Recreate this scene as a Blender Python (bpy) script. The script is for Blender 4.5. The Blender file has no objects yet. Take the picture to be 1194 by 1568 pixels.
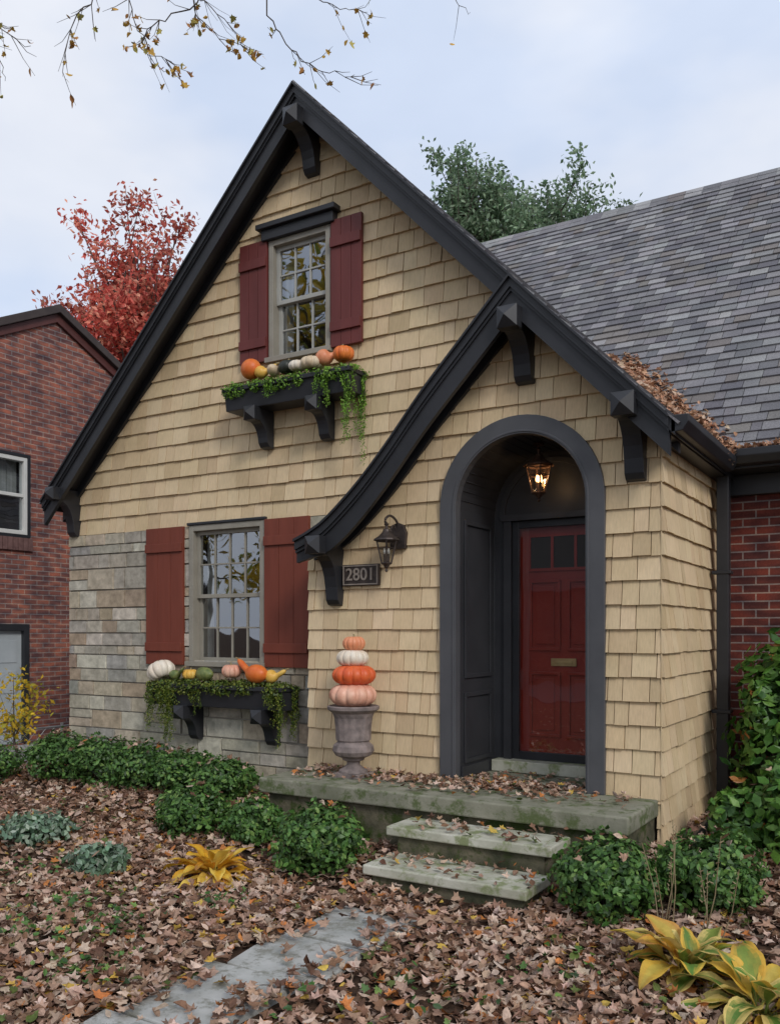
import bpy, math, random, bmesh
from mathutils import Vector, Matrix, noise
R = random.Random(7)
scene = bpy.context.scene
scene.view_settings.view_transform = 'Standard'
scene.view_settings.look = 'None'
scene.view_settings.exposure = 0

# ------------------------------------------------------------------ materials
def new_mat(name):
    m = bpy.data.materials.new(name); m.use_nodes = True
    nt = m.node_tree; b = nt.nodes['Principled BSDF']
    return m, nt, b
def N(nt, t, **kw):
    n = nt.nodes.new(t)
    for k, v in kw.items():
        setattr(n, k, v)
    return n
def noise_node(nt, scale, detail=4, rough=.6, vec=None, mapscale=None):
    tc = N(nt, 'ShaderNodeTexCoord')
    src = tc.outputs['Object'] if vec is None else vec
    if mapscale:
        mp = N(nt, 'ShaderNodeMapping'); mp.inputs['Scale'].default_value = mapscale
        nt.links.new(src, mp.inputs['Vector']); src = mp.outputs['Vector']
    n = N(nt, 'ShaderNodeTexNoise')
    n.inputs['Scale'].default_value = scale; n.inputs['Detail'].default_value = detail
    n.inputs['Roughness'].default_value = rough
    nt.links.new(src, n.inputs['Vector'])
    return n
def ramp(nt, fac, stops):
    r = N(nt, 'ShaderNodeValToRGB')
    els = r.color_ramp.elements
    while len(els) < len(stops): els.new(.5)
    for e, (p, c) in zip(els, stops):
        e.position = p; e.color = (*c, 1) if len(c) == 3 else c
    nt.links.new(fac, r.inputs['Fac'])
    return r
def mixc(nt, fac, a, b, blend='MIX'):
    m = N(nt, 'ShaderNodeMix', data_type='RGBA', blend_type=blend)
    for i, v in ((0, fac), (6, a), (7, b)):
        if hasattr(v, 'is_linked'):
            nt.links.new(v, m.inputs[i])
        else:
            m.inputs[i].default_value = v if i == 0 else (*v, 1)
    return m.outputs[2]
def bump(nt, b, h, strength=.3, dist=.01):
    n = N(nt, 'ShaderNodeBump'); n.inputs['Strength'].default_value = strength
    n.inputs['Distance'].default_value = dist
    nt.links.new(h, n.inputs['Height']); nt.links.new(n.outputs[0], b.inputs['Normal'])

def mat_attr(name, rough=.7, nscale=30, namt=(.75, 1.15), bstr=.3, bdist=.005, mapscale=None, transl=0, spec=.3, big=None):
    m, nt, b = new_mat(name)
    a = N(nt, 'ShaderNodeAttribute', attribute_name='Col')
    n = noise_node(nt, nscale, 5, .65, mapscale=mapscale)
    lo, hi = namt
    r = ramp(nt, n.outputs['Fac'], [(.3, (lo,)*3), (.7, (hi,)*3)])
    c = mixc(nt, 1.0, a.outputs['Color'], r.outputs[0], 'MULTIPLY')
    if big:
        n2 = noise_node(nt, big[0], 4, .6)
        r2 = ramp(nt, n2.outputs['Fac'], [(.35, big[1]), (.62, (1, 1, 1))])
        c = mixc(nt, 1.0, c, r2.outputs[0], 'MULTIPLY')
    nt.links.new(c, b.inputs['Base Color'])
    b.inputs['Roughness'].default_value = rough
    b.inputs['Specular IOR Level'].default_value = spec
    if bstr: bump(nt, b, n.outputs['Fac'], bstr, bdist)
    if transl:
        t = N(nt, 'ShaderNodeBsdfTranslucent'); nt.links.new(c, t.inputs['Color'])
        mx = N(nt, 'ShaderNodeMixShader'); mx.inputs[0].default_value = transl
        nt.links.new(b.outputs[0], mx.inputs[1]); nt.links.new(t.outputs[0], mx.inputs[2])
        nt.links.new(mx.outputs[0], nt.nodes['Material Output'].inputs['Surface'])
    return m
def mat_noise(name, c1, c2, scale=5, rough=.6, bstr=.2, bdist=.004, fine=60, spec=.4, metallic=0, mapscale=None, moss=None):
    m, nt, b = new_mat(name)
    n = noise_node(nt, scale, 6, .6, mapscale=mapscale)
    r = ramp(nt, n.outputs['Fac'], [(.32, c1), (.68, c2)])
    c = r.outputs[0]
    if moss:
        n5 = noise_node(nt, moss[0], 8, .72)
        r5 = ramp(nt, n5.outputs['Fac'], [(.50, (0, 0, 0)), (.60, (1, 1, 1))])
        c = mixc(nt, r5.outputs[0], c, moss[1])
    nt.links.new(c, b.inputs['Base Color'])
    b.inputs['Roughness'].default_value = rough
    b.inputs['Specular IOR Level'].default_value = spec
    b.inputs['Metallic'].default_value = metallic
    if bstr:
        n2 = noise_node(nt, fine, 5, .6, mapscale=mapscale)
        bump(nt, b, n2.outputs['Fac'], bstr, bdist)
    return m
def mat_brick(name, c1, c2, mort, extra, rough=.85, lo=(.6, .6, .65)):
    m, nt, b = new_mat(name)
    tc = N(nt, 'ShaderNodeTexCoord')
    br = N(nt, 'ShaderNodeTexBrick')
    br.inputs['Color1'].default_value = (*c1, 1); br.inputs['Color2'].default_value = (*c2, 1)
    br.inputs['Mortar'].default_value = (*mort, 1)
    br.inputs['Scale'].default_value = 1; br.inputs['Brick Width'].default_value = .215
    br.inputs['Row Height'].default_value = .073; br.inputs['Mortar Size'].default_value = .007
    br.inputs['Mortar Smooth'].default_value = .15; br.inputs['Bias'].default_value = -.1
    nt.links.new(tc.outputs['UV'], br.inputs['Vector'])
    n = noise_node(nt, 1.6, 8, .75, vec=tc.outputs['UV'])
    r = ramp(nt, n.outputs['Fac'], [(.35, lo), (.65, extra)])
    c = mixc(nt, 1.0, br.outputs['Color'], r.outputs[0], 'MULTIPLY')
    n4 = noise_node(nt, 1, 0, .5, vec=tc.outputs['UV'], mapscale=(5.2, 14.5, 1))
    r4 = ramp(nt, n4.outputs['Fac'], [(.30, (.55, .6, .7)), (.5, (1, 1, 1)), (.72, (1.5, 1.2, 1.0))])
    c = mixc(nt, .8, c, r4.outputs[0], 'MULTIPLY')
    n3 = noise_node(nt, 60, 4, .7, vec=tc.outputs['UV'])
    r3 = ramp(nt, n3.outputs['Fac'], [(.3, (.75,)*3), (.7, (1.2,)*3)])
    c = mixc(nt, 1.0, c, r3.outputs[0], 'MULTIPLY')
    nt.links.new(c, b.inputs['Base Color']); b.inputs['Roughness'].default_value = rough
    b.inputs['Specular IOR Level'].default_value = .2
    inv = N(nt, 'ShaderNodeMath', operation='SUBTRACT'); inv.inputs[0].default_value = 1
    nt.links.new(br.outputs['Fac'], inv.inputs[1])
    bump(nt, b, inv.outputs[0], .8, .008)
    return m

M = {}
M['siding'] = mat_attr('cedar_shingle_paint', .75, 22, (.86, 1.06), .45, .005, mapscale=(4, 4, .25), spec=.2, big=(1.8, (.88, .87, .84)))
M['sheath'] = mat_noise('sheathing', (.16, .12, .07), (.2, .15, .09))
M['stone'] = mat_attr('limestone_block', .9, 12, (.68, 1.15), .7, .012, spec=.15, big=(3, (.85, .85, .84)))
M['mortar'] = mat_noise('stone_mortar', (.30, .27, .23), (.40, .37, .32), 8)
M['roof'] = mat_attr('asphalt_shingle', .95, 90, (.65, 1.3), .6, .004, spec=.1, big=(1.6, (.8, .8, .82)))
M['black'] = mat_noise('black_paint', (.018, .019, .022), (.028, .029, .034), 3, .42, .15, .002, 40)
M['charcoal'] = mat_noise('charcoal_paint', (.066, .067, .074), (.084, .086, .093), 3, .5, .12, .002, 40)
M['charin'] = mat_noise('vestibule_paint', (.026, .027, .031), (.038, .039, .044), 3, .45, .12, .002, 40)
M['maroon'] = mat_noise('shutter_maroon', (.115, .025, .022), (.15, .034, .030), 3, .55, .15, .002, 30, mapscale=(3, 3, .4))
M['redbrown'] = mat_noise('shutter_redbrown', (.155, .035, .019), (.20, .048, .027), 3, .55, .15, .002, 30, mapscale=(3, 3, .4))
M['doorred'] = mat_noise('door_red', (.27, .028, .016), (.34, .038, .022), 3, .35, .05, .001)
M['taupe'] = mat_noise('window_frame_paint', (.25, .23, .19), (.31, .29, .24), 4, .5, .1, .002)
M['sash'] = mat_noise('sash_paint', (.34, .34, .31), (.42, .42, .39), 4, .5, .1, .002)
M['white'] = mat_noise('white_trim', (.55, .55, .52), (.65, .65, .62), 4, .5, .1, .002)
M['brickR'] = mat_brick('red_brick', (.16, .042, .032), (.085, .030, .028), (.27, .22, .20), (1.15, 1.1, 1.05))
M['brickL'] = mat_brick('weathered_brick', (.28, .115, .085), (.15, .072, .068), (.29, .25, .23), (1.25, 1.15, 1.1), lo=(.62, .66, .72))
M['concrete'] = mat_noise('mossy_concrete', (.16, .165, .115), (.30, .29, .23), 4, .9, .5, .006, 50, spec=.15, moss=(6, (.10, .125, .055)))
M['conc_dark'] = mat_noise('damp_mossy_foundation', (.045, .050, .030), (.19, .165, .115), 4, .9, .7, .012, 24, spec=.15, moss=(5, (.045, .065, .018)))
M['tread'] = mat_noise('limestone_tread', (.34, .34, .26), (.56, .55, .47), 4, .85, .4, .005, 60, spec=.15, moss=(7, (.22, .25, .13)))
M['path'] = mat_noise('path_stone', (.30, .31, .29), (.48, .48, .46), 3, .9, .5, .006, 50, spec=.15, moss=(9, (.24, .24, .21)))
M['drive'] = mat_noise('driveway_concrete', (.26, .25, .24), (.36, .35, .33), 1, .9, .3, .004, 40)
M['ground'] = mat_noise('leaf_litter_soil', (.025, .017, .012), (.10, .06, .04), 9, .95, .8, .02, 30, spec=.1)
M['leafdry'] = mat_attr('dry_leaf', .7, 60, (.7, 1.2), .3, .003, transl=.12, spec=.3)
M['leaf'] = mat_attr('green_leaf', .45, 50, (.8, 1.2), .2, .003, transl=.25, spec=.45)
M['treeleaf'] = mat_attr('tree_leaf', .6, 5, (.8, 1.2), 0, .003, transl=.35, spec=.2)
M['hosta'] = mat_attr('hosta_leaf', .5, 26, (.80, 1.10), .35, .004, transl=.25, spec=.35)
M['bark'] = mat_noise('bark', (.05, .04, .032), (.11, .09, .075), 12, .9, .6, .01, 30)
M['urn'] = mat_noise('weathered_iron', (.12, .10, .095), (.29, .235, .22), 12, .75, .4, .004, 60)
M['brass'] = mat_noise('brass', (.45, .33, .14), (.6, .46, .22), 10, .35, .1, .001, metallic=.5)
M['copper'] = mat_noise('aged_copper', (.07, .04, .028), (.15, .085, .055), 20, .45, .2, .002, metallic=.5)
M['iron'] = mat_noise('lantern_iron', (.045, .036, .034), (.09, .07, .062), 20, .5, .2, .002, metallic=.5)
M['curtain'] = mat_noise('curtain', (.35, .34, .31), (.5, .49, .46), 6, .9, .1, .004, mapscale=(8, 8, .2))
M['room'] = mat_noise('room_interior', (.02, .018, .014), (.045, .038, .03), 1, .9, 0)
M['dooroff'] = mat_noise('grey_door_paint', (.36, .40, .42), (.44, .48, .50), 3, .5, 0)
M['wire'] = mat_noise('galvanised_wire', (.25, .26, .27), (.35, .36, .37), 9, .5, 0, metallic=.5)
def mat_glass(name, refl=.32, tint=(.75, .8, .82)):
    m, nt, b = new_mat(name); nt.nodes.remove(b)
    g = N(nt, 'ShaderNodeBsdfGlossy'); g.inputs['Roughness'].default_value = .015
    g.inputs['Color'].default_value = (.95, .97, 1, 1)
    n = noise_node(nt, 2.5, 1, .4); bp = N(nt, 'ShaderNodeBump'); bp.inputs['Strength'].default_value = .12
    bp.inputs['Distance'].default_value = .03
    nt.links.new(n.outputs['Fac'], bp.inputs['Height']); nt.links.new(bp.outputs[0], g.inputs['Normal'])
    t = N(nt, 'ShaderNodeBsdfTransparent'); t.inputs['Color'].default_value = (*tint, 1)
    mx = N(nt, 'ShaderNodeMixShader'); mx.inputs[0].default_value = refl
    nt.links.new(t.outputs[0], mx.inputs[1]); nt.links.new(g.outputs[0], mx.inputs[2])
    nt.links.new(mx.outputs[0], nt.nodes['Material Output'].inputs['Surface'])
    return m
M['glass'] = mat_glass('window_glass', .27)
M['lampglass'] = mat_glass('lantern_glass', .12, (.9, .9, .88))
M['stormglass'] = mat_glass('storm_door_glass', .12, (.9, .9, .9))
m, nt, b = new_mat('bulb_glow'); b.inputs['Emission Color'].default_value = (1, .50, .16, 1); b.inputs['Emission Strength'].default_value = 8
b.inputs['Base Color'].default_value = (.8, .6, .4, 1); M['bulb'] = m

# ------------------------------------------------------------------ mesh builder
class B:
    def __init__(s): s.v = []; s.f = []; s.c = []; s.uv = []
    def face(s, pts, col=(1, 1, 1), uv=None):
        i = len(s.v); s.v.extend([tuple(p) for p in pts])
        s.f.append(tuple(range(i, i+len(pts)))); s.c.append(col); s.uv.append(uv)
    def idx(s, verts, faces, col=(1, 1, 1)):
        i = len(s.v); s.v.extend([tuple(p) for p in verts])
        for f in faces: s.f.append(tuple(i+k for k in f)); s.c.append(col); s.uv.append(None)
    def box(s, x0, x1, y0, y1, z0, z1, col=(1, 1, 1)):
        v = [(x0,y0,z0),(x1,y0,z0),(x1,y1,z0),(x0,y1,z0),(x0,y0,z1),(x1,y0,z1),(x1,y1,z1),(x0,y1,z1)]
        s.idx(v, [(0,3,2,1),(4,5,6,7),(0,1,5,4),(1,2,6,5),(2,3,7,6),(3,0,4,7)], col)
    def tube(s, pts, rad, seg=6, col=(1, 1, 1), cap=True):
        pts = [Vector(p) for p in pts]; n = len(pts)
        if not isinstance(rad, (list, tuple)): rad = [rad]*n
        vs = []; fs = []
        up = Vector((0, 0, 1))
        for i, p in enumerate(pts):
            d = (pts[min(i+1, n-1)] - pts[max(i-1, 0)]).normalized()
            a = d.cross(up)
            if a.length < .05: a = d.cross(Vector((1, 0, 0)))
            a.normalize(); bb = d.cross(a)
            for k in range(seg):
                th = 2*math.pi*k/seg
                vs.append(p + (a*math.cos(th) + bb*math.sin(th))*rad[i])
        for i in range(n-1):
            for k in range(seg):
                k2 = (k+1) % seg
                fs.append((i*seg+k, i*seg+k2, (i+1)*seg+k2, (i+1)*seg+k))
        if cap:
            fs.append(tuple(range(seg))[::-1]); fs.append(tuple((n-1)*seg+k for k in range(seg)))
        s.idx(vs, fs, col)
    def lathe(s, prof, c=(0, 0, 0), seg=24, col=(1, 1, 1), rmod=None):
        vs = []; fs = []; n = len(prof)
        for (r, z) in prof:
            for k in range(seg):
                th = 2*math.pi*k/seg
                rr = r*(rmod(th, z) if rmod else 1)
                vs.append((c[0]+rr*math.cos(th), c[1]+rr*math.sin(th), c[2]+z))
        for i in range(n-1):
            for k in range(seg):
                k2 = (k+1) % seg
                fs.append((i*seg+k, i*seg+k2, (i+1)*seg+k2, (i+1)*seg+k))
        s.idx(vs, fs, col)
    def ribbon(s, pts, y0, y1, dt, db, col=(1, 1, 1)):
        n = len(pts); vs = []
        for i, (x, z) in enumerate(pts):
            dd = db(i/(n-1)) if callable(db) else db
            vs += [(x, y0, z+dt), (x, y0, z+dd), (x, y1, z+dd), (x, y1, z+dt)]
        fs = []
        for i in range(n-1):
            a = 4*i; c = a+4
            for k in range(4):
                k2 = (k+1) % 4
                fs.append((a+k, a+k2, c+k2, c+k))
        fs.append((0, 3, 2, 1)); fs.append((4*n-4, 4*n-3, 4*n-2, 4*n-1))
        s.idx(vs, fs, col)
    def prism(s, poly, ax, a0, a1, col=(1, 1, 1)):
        def P(p, a):
            return {'x': (a, p[0], p[1]), 'y': (p[0], a, p[1]), 'z': (p[0], p[1], a)}[ax]
        n = len(poly)
        vs = [P(p, a0) for p in poly] + [P(p, a1) for p in poly]
        fs = [tuple(range(n))[::-1], tuple(range(n, 2*n))]
        for i in range(n):
            j = (i+1) % n; fs.append((i, j, n+j, n+i))
        s.idx(vs, fs, col)
    def build(s, name, mat, parent=None, smooth=False, bevel=0, recalc=True, loc=None):
        me = bpy.data.meshes.new(name); me.from_pydata(s.v, [], s.f)
        ca = me.color_attributes.new('Col', 'FLOAT_COLOR', 'CORNER')
        buf = []
        for f, c in zip(s.f, s.c): buf.extend([c[0], c[1], c[2], 1.0]*len(f))
        ca.data.foreach_set('color', buf)
        if any(u is not None for u in s.uv):
            ul = me.uv_layers.new(name='UVMap'); ub = []
            for f, u in zip(s.f, s.uv):
                if u is None: ub.extend([0, 0]*len(f))
                else:
                    for q in u: ub.extend(q)
            ul.data.foreach_set('uv', ub)
        if recalc:
            bm = bmesh.new(); bm.from_mesh(me); bmesh.ops.recalc_face_normals(bm, faces=bm.faces); bm.to_mesh(me); bm.free()
        if smooth: me.polygons.foreach_set('use_smooth', [True]*len(me.polygons))
        me.materials.append(mat)
        o = bpy.data.objects.new(name, me); scene.collection.objects.link(o)
        if loc: o.location = loc
        if parent: o.parent = parent
        if bevel:
            md = o.modifiers.new('Bevel', 'BEVEL'); md.width = bevel; md.segments = 2; md.limit_method = 'ANGLE'
        return o
def empty(name):
    o = bpy.data.objects.new(name, None); scene.collection.objects.link(o); o.empty_display_size = .2
    return o
def jit(c, a, r=R):
    k = 1 + r.uniform(-a, a)
    return tuple(max(0, x*k*(1+r.uniform(-a, a)*.25)) for x in c)
def lerp(a, b, t): return tuple(x+(y-x)*t for x, y in zip(a, b))
def pick(pal, r=R):
    w = sum(p[1] for p in pal); x = r.uniform(0, w)
    for c, k in pal:
        x -= k
        if x <= 0: return c
    return pal[-1][0]

# ------------------------------------------------------------------ panels: shingles, stones, tabs
def clip(poly, a, b, c):
    out = []; n = len(poly)
    for i in range(n):
        p, q = poly[i], poly[(i+1) % n]
        dp = a*p[0]+b*p[1]-c; dq = a*q[0]+b*q[1]-c
        if dp <= 0: out.append(p)
        if (dp < 0 < dq) or (dq < 0 < dp):
            t = dp/(dp-dq); out.append((p[0]+(q[0]-p[0])*t, p[1]+(q[1]-p[1])*t))
    return out
def cap_clip(poly, sa, sb, fn, top):
    za, zb = fn(sa), fn(sb)
    m = (zb-za)/(sb-sa)
    if top: return clip(poly, -m, 1, za - m*sa)
    return clip(poly, m, -1, -(za - m*sa))
def cut_rects(poly, rects):
    polys = [poly]
    for (x0, x1, z0, z1) in rects:
        nxt = []
        for p in polys:
            xs = [q[0] for q in p]; zs = [q[1] for q in p]
            if max(xs) <= x0 or min(xs) >= x1 or max(zs) <= z0 or min(zs) >= z1: nxt.append(p); continue
            for q in (clip(p, 1, 0, x0), clip(p, -1, 0, -x1),
                      clip(clip(clip(p, -1, 0, -x0), 1, 0, x1), 0, 1, z0),
                      clip(clip(clip(p, -1, 0, -x0), 1, 0, x1), 0, -1, -z1)):
                if len(q) >= 3: nxt.append(q)
        polys = nxt
    return polys
def area(p):
    return abs(sum(p[i][0]*p[(i+1) % len(p)][1]-p[(i+1) % len(p)][0]*p[i][1] for i in range(len(p))))/2
def shingles(b, O, S, T, Nn, s0, s1, t0, t1, row, wr, thick, colf, top=None, bot=None, holes=(), archx=None, gap=.003, jb=.007, minthick=.004, rr=R):
    O, S, T, Nn = Vector(O), Vector(S), Vector(T), Vector(Nn)
    t = t0; ri = 0
    while t < t1-.01:
        te = min(t+row, t1); s = s0 - rr.uniform(0, wr[1]*.8)
        while s < s1:
            w = rr.uniform(*wr); e = s+w
            a, c = max(s, s0), min(e, s1); s = e
            if c-a < .015: continue
            tb = t - rr.uniform(0, jb); col = colf(ri); th = thick*rr.uniform(.75, 1.2)
            strips = [(a, c)]
            if archx and c > archx[0]-archx[1] and a < archx[0]+archx[1]:
                n = max(1, int((c-a)/.03)); strips = [(a+(c-a)*k/n, a+(c-a)*(k+1)/n) for k in range(n)]
            for si, (a2, c2) in enumerate(strips):
                g0 = gap if si == 0 else 0; g1 = gap if si == len(strips)-1 else 0
                p = [(a2+g0, tb), (c2-g1, tb), (c2-g1, te), (a2+g0, te)]
                if top: p = cap_clip(p, a2, c2, top, True)
                if bot and len(p) > 2: p = cap_clip(p, a2, c2, bot, False)
                if len(p) < 3: continue
                for q in cut_rects(p, holes):
                    if len(q) < 3 or area(q) < 1e-5: continue
                    fr = [O + S*x + T*z + Nn*(minthick + th*(1-(z-tb)/(te-tb+1e-6))) for x, z in q]
                    bk = [O + S*x + T*z for x, z in q]
                    b.face(fr, col)
                    n = len(q)
                    for i in range(n):
                        j = (i+1) % n
                        b.face([fr[i], bk[i], bk[j], fr[j]], col)
        t = te; ri += 1
def backing(b, O, S, T, s0, s1, t0, t1, top=None, bot=None, holes=(), step=.06, uvs=False, col=(1, 1, 1)):
    O, S, T = Vector(O), Vector(S), Vector(T)
    n = max(1, int((s1-s0)/step))
    for k in range(n):
        a = s0+(s1-s0)*k/n; c = s0+(s1-s0)*(k+1)/n
        p = [(a, t0), (c, t0), (c, t1), (a, t1)]
        if top: p = cap_clip(p, a, c, top, True)
        if bot and len(p) > 2: p = cap_clip(p, a, c, bot, False)
        if len(p) < 3: continue
        for q in cut_rects(p, holes):
            if len(q) < 3: continue
            b.face([O+S*x+T*z for x, z in q], col, q if uvs else None)

# ------------------------------------------------------------------ ground
def sstep(a, b_, x):
    t = max(0, min(1, (x-a)/(b_-a))); return t*t*(3-2*t)
def gh(x, y):
    h = .14*sstep(4.9, 6.3, y)*sstep(-10.5, -8.8, x)
    return h + .02*noise.noise(Vector((x*.9, y*.9, 0)))*sstep(1.5, 3, y)
g = B()
xs = [-400, -120, -50, -25] + [-16+.3*i for i in range(0, 80)] + [12, 25, 60, 150, 400]
ys = [-400, -120, -50, -20, -8] + [-2+.3*i for i in range(0, 40)] + [14, 20, 35, 70, 150, 400]
vs = [(x, y, gh(x, y)) for y in ys for x in xs]; nx = len(xs)
g.idx(vs, [(j*nx+i, j*nx+i+1, (j+1)*nx+i+1, (j+1)*nx+i) for j in range(len(ys)-1) for i in range(nx-1)])
g.build('ground', M['ground'], smooth=True)
d = B(); d.box(-11.42, -9.0, -6, 30, -.05, .035)
d.build('driveway', M['drive'], bevel=.01)
st = B(); st.box(-80, 80, -14, -7, -.3, .03)
st.build('street', mat_noise('asphalt', (.04, .04, .042), (.06, .06, .06), 3))

# ------------------------------------------------------------------ HOUSE
house = empty('shingled_house')
YW, YP, YR, YPR = 6.75, 6.40, 6.45, 6.10
XA, ZA = -4.95, 6.72
XPK, ZPK = -2.66, 4.36
XC = -1.63
FL = .50
def zleft(x): return ZA + 1.0*(x-XA)
def zright(x): return ZA - 1.03*(x-XA)
def catmull(P, n=8):
    out = []
    for i in range(len(P)-1):
        p0 = P[max(i-1, 0)]; p1 = P[i]; p2 = P[i+1]; p3 = P[min(i+2, len(P)-1)]
        for k in range(n):
            t = k/n
            out.append(tuple(.5*((2*p1[d])+(-p0[d]+p2[d])*t+(2*p0[d]-5*p1[d]+4*p2[d]-p3[d])*t*t+(-p0[d]+3*p1[d]-3*p2[d]+p3[d])*t**3) for d in range(len(p1))))
    out.append(P[-1]); return out
SW = catmull([(-2.66, 4.36), (-3.03, 3.98), (-3.40, 3.60), (-3.74, 3.21), (-4.02, 2.92), (-4.32, 2.665), (-4.50, 2.56), (-4.67, 2.49)])
def zsweep(x):
    if x >= SW[0][0]: return zright(x)
    for (xa, za), (xb, zb) in zip(SW, SW[1:]):
        if xb <= x <= xa: return za + (zb-za)*(x-xa)/(xb-xa)
    return SW[-1][1] - .35*(SW[-1][0]-x)
def main_top(x): return min(zleft(x), zright(x)) - .12
def port_top(x): return zsweep(x) - .12

SIDP = [((.70, .545, .345), 6), ((.655, .50, .31), 3), ((.735, .58, .375), 3), ((.60, .46, .285), 1.2)]
def sidcol(ri): return jit(pick(SIDP), .05)
WU = (-5.475, -4.745, 4.36, 5.50)
WL = (-6.53, -5.53, 1.40, 2.80)
hm = [(WU[0]+.01, WU[1]-.01, WU[2]+.01, WU[3]-.01), (-3.45, -1.9, 0, 3.55)]
b = B()
shingles(b, (0, YW, 0), (1, 0, 0), (0, 0, 1), (0, -1, 0), -8.36, -1.68, 2.80, 6.72, .1755, (.10, .26), .023, sidcol, top=main_top, holes=hm)
ax, ar, az = -2.715, .54, 2.70
def arch_bot(x):
    dx = abs(x-ax)
    if dx < .61: return az + math.sqrt(.61**2-dx*dx)
    return 0
shingles(b, (0, YP, 0), (1, 0, 0), (0, 0, 1), (0, -1, 0), -4.76, XC, FL, 4.36, .1755, (.09, .22), .023, sidcol, top=port_top, bot=arch_bot, archx=(ax, .64))
shingles(b, (0, YP, 0), (1, 0, 0), (0, 0, 1), (0, -1, 0), -1.66, XC, .12, FL, .1755, (.09, .22), .023, sidcol)
shingles(b, (XC, 0, 0), (0, 1, 0), (0, 0, 1), (1, 0, 0), YP-.02, 8.27, FL-.1755*2, 3.13, .1755, (.09, .22), .023, sidcol)
b.build('wood_shingle_siding', M['siding'], house, recalc=False)
b = B()
backing(b, (0, YW+.004, 0), (1, 0, 0), (0, 0, 1), -8.36, -1.68, 2.80, 6.72, top=main_top, holes=hm)
backing(b, (0, YP+.004, 0), (1, 0, 0), (0, 0, 1), -4.76, XC, FL, 4.36, top=port_top, bot=arch_bot, step=.03)
backing(b, (XC-.004, 0, 0), (0, 1, 0), (0, 0, 1), YP, 8.27, .0, 3.13)
backing(b, (-4.755, 0, 0), (0, 1, 0), (0, 0, 1), YP, YW, .0, 2.4)
b.build('sheathing', M['sheath'], house, recalc=False)

b = B()
rs = random.Random(11)
spal = [((.50, .455, .37), 5), ((.43, .40, .335), 4), ((.52, .45, .34), 3), ((.46, .37, .27), 1.6), ((.37, .36, .325), 2.2), ((.58, .54, .45), 2), ((.40, .31, .23), .7)]
def ashlar(O, S, s0, s1, t0, t1, holes, Nn):
    t = t0
    while t < t1-.02:
        h = rs.choice([.10, .14, .16, .20, .24])
        if t+h > t1-.07: h = t1-t
        s = s0 - rs.uniform(0, .2)
        while s < s1:
            w = rs.uniform(.16, .5); a, c = max(s, s0), min(s+w, s1); s += w
            if c-a < .03: continue
            subs = [(t, t+h)] if (h < .18 or rs.random() < .6) else [(t, t+h/2), (t+h/2, t+h)]
            for (ta, tb) in subs:
                m_ = .006; p = [(a+m_, ta+m_), (c-m_, ta+m_), (c-m_, tb-m_), (a+m_, tb-m_)]
                for q in cut_rects(p, holes):
                    if len(q) < 3: continue
                    cx = sum(x for x, z in q)/len(q); cz = sum(z for x, z in q)/len(q)
                    dd = rs.uniform(.012, .028); col = jit(pick(spal, rs), .10, rs)
                    O_, S_, T_, N_ = Vector(O), Vector(S), Vector((0, 0, 1)), Vector(Nn)
                    k = .965
                    fr = [O_+S_*(cx+(x-cx)*k+rs.uniform(-.004, .004))+T_*(cz+(z-cz)*k+rs.uniform(-.002, .002))+N_*dd for x, z in q]
                    bk = [O_+S_*x+T_*z for x, z in q]
                    b.face(fr, col)
                    for i in range(len(q)):
                        j = (i+1) % len(q); b.face([fr[i], bk[i], bk[j], fr[j]], col)
        t += h
sh = [(WL[0]+.01, WL[1]-.01, WL[2]+.01, 3)]
ashlar((0, YW-.01, 0), (1, 0, 0), -8.42, -4.74, -.05, 2.80, sh, (0, -1, 0))
b.build('stone_veneer', M['stone'], house, recalc=False)
b = B(); backing(b, (0, YW-.005, 0), (1, 0, 0), (0, 0, 1), -8.42, -4.74, -.05, 2.80, holes=sh, step=.5)
backing(b, (-8.42, 0, 0), (0, 1, 0), (0, 0, 1), YW-.005, 12, -.05, 2.80, step=1)
b.build('stone_backing', M['mortar'], house, recalc=False)
b = B(); backing(b, (-8.36, 0, 0), (0, 1, 0), (0, 0, 1), YW, 16, 2.8, 3.3, step=1); b.build('left_wall', M['sheath'], house, recalc=False)

b = B()
backing(b, (0, 8.27, 0), (1, 0, 0), (0, 0, 1), XC-.1, 7, -.1, 3.2, step=9, uvs=True)
backing(b, (7, 0, 0), (0, 1, 0), (0, 0, 1), 8.27, 16, -.1, 3.2, step=20, uvs=True)
b.build('brick_wall', M['brickR'], house, recalc=False)

b = B()
b.ribbon([(XA, ZA), (-8.5, zleft(-8.5))], YR-.02, 11.8, .0, -.09)
b.ribbon([(XA, ZA), (XPK, zright(XPK))], YR-.02, 11.5, .0, -.09)
b.ribbon([(XPK, zright(XPK)), (-1.46, zright(-1.46))], YPR-.02, 10.0, .0, -.09)
b.ribbon(SW, YPR-.02, YW+.02, .0, -.08)
b.build('roof_deck', M['black'], house)
b = B()
e0 = (7.92, 3.24); rd = (12.37, 7.69)
b.prism([e0, rd, (rd[0], rd[1]-.1), (e0[0], e0[1]-.1)], 'x', -8.5, 7.4)
b.prism([rd, (16.8, 3.24), (16.8, 3.14), (rd[0], rd[1]-.1)], 'x', -8.5, 7.4)
b.build('main_roof_deck', M['black'], house)
RC = [((.225, .222, .232), 5), ((.175, .174, .186), 3), ((.28, .278, .285), 3), ((.215, .20, .19), 1.3), ((.33, .328, .33), 1)]
def rcol(ri): return jit(pick(RC), .08)
b = B()
sl = math.hypot(rd[0]-e0[0], rd[1]-e0[1]); T = Vector((0, rd[0]-e0[0], rd[1]-e0[1]))/sl; Nn = Vector((0, -T.z, T.y))
shingles(b, (0, e0[0]-.03, e0[1]-.025), (1, 0, 0), T, Nn, -7.2, 7.4, 0, sl+.02, .145, (.09, .26), .018, rcol, gap=.003, jb=.006, minthick=.006)
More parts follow.
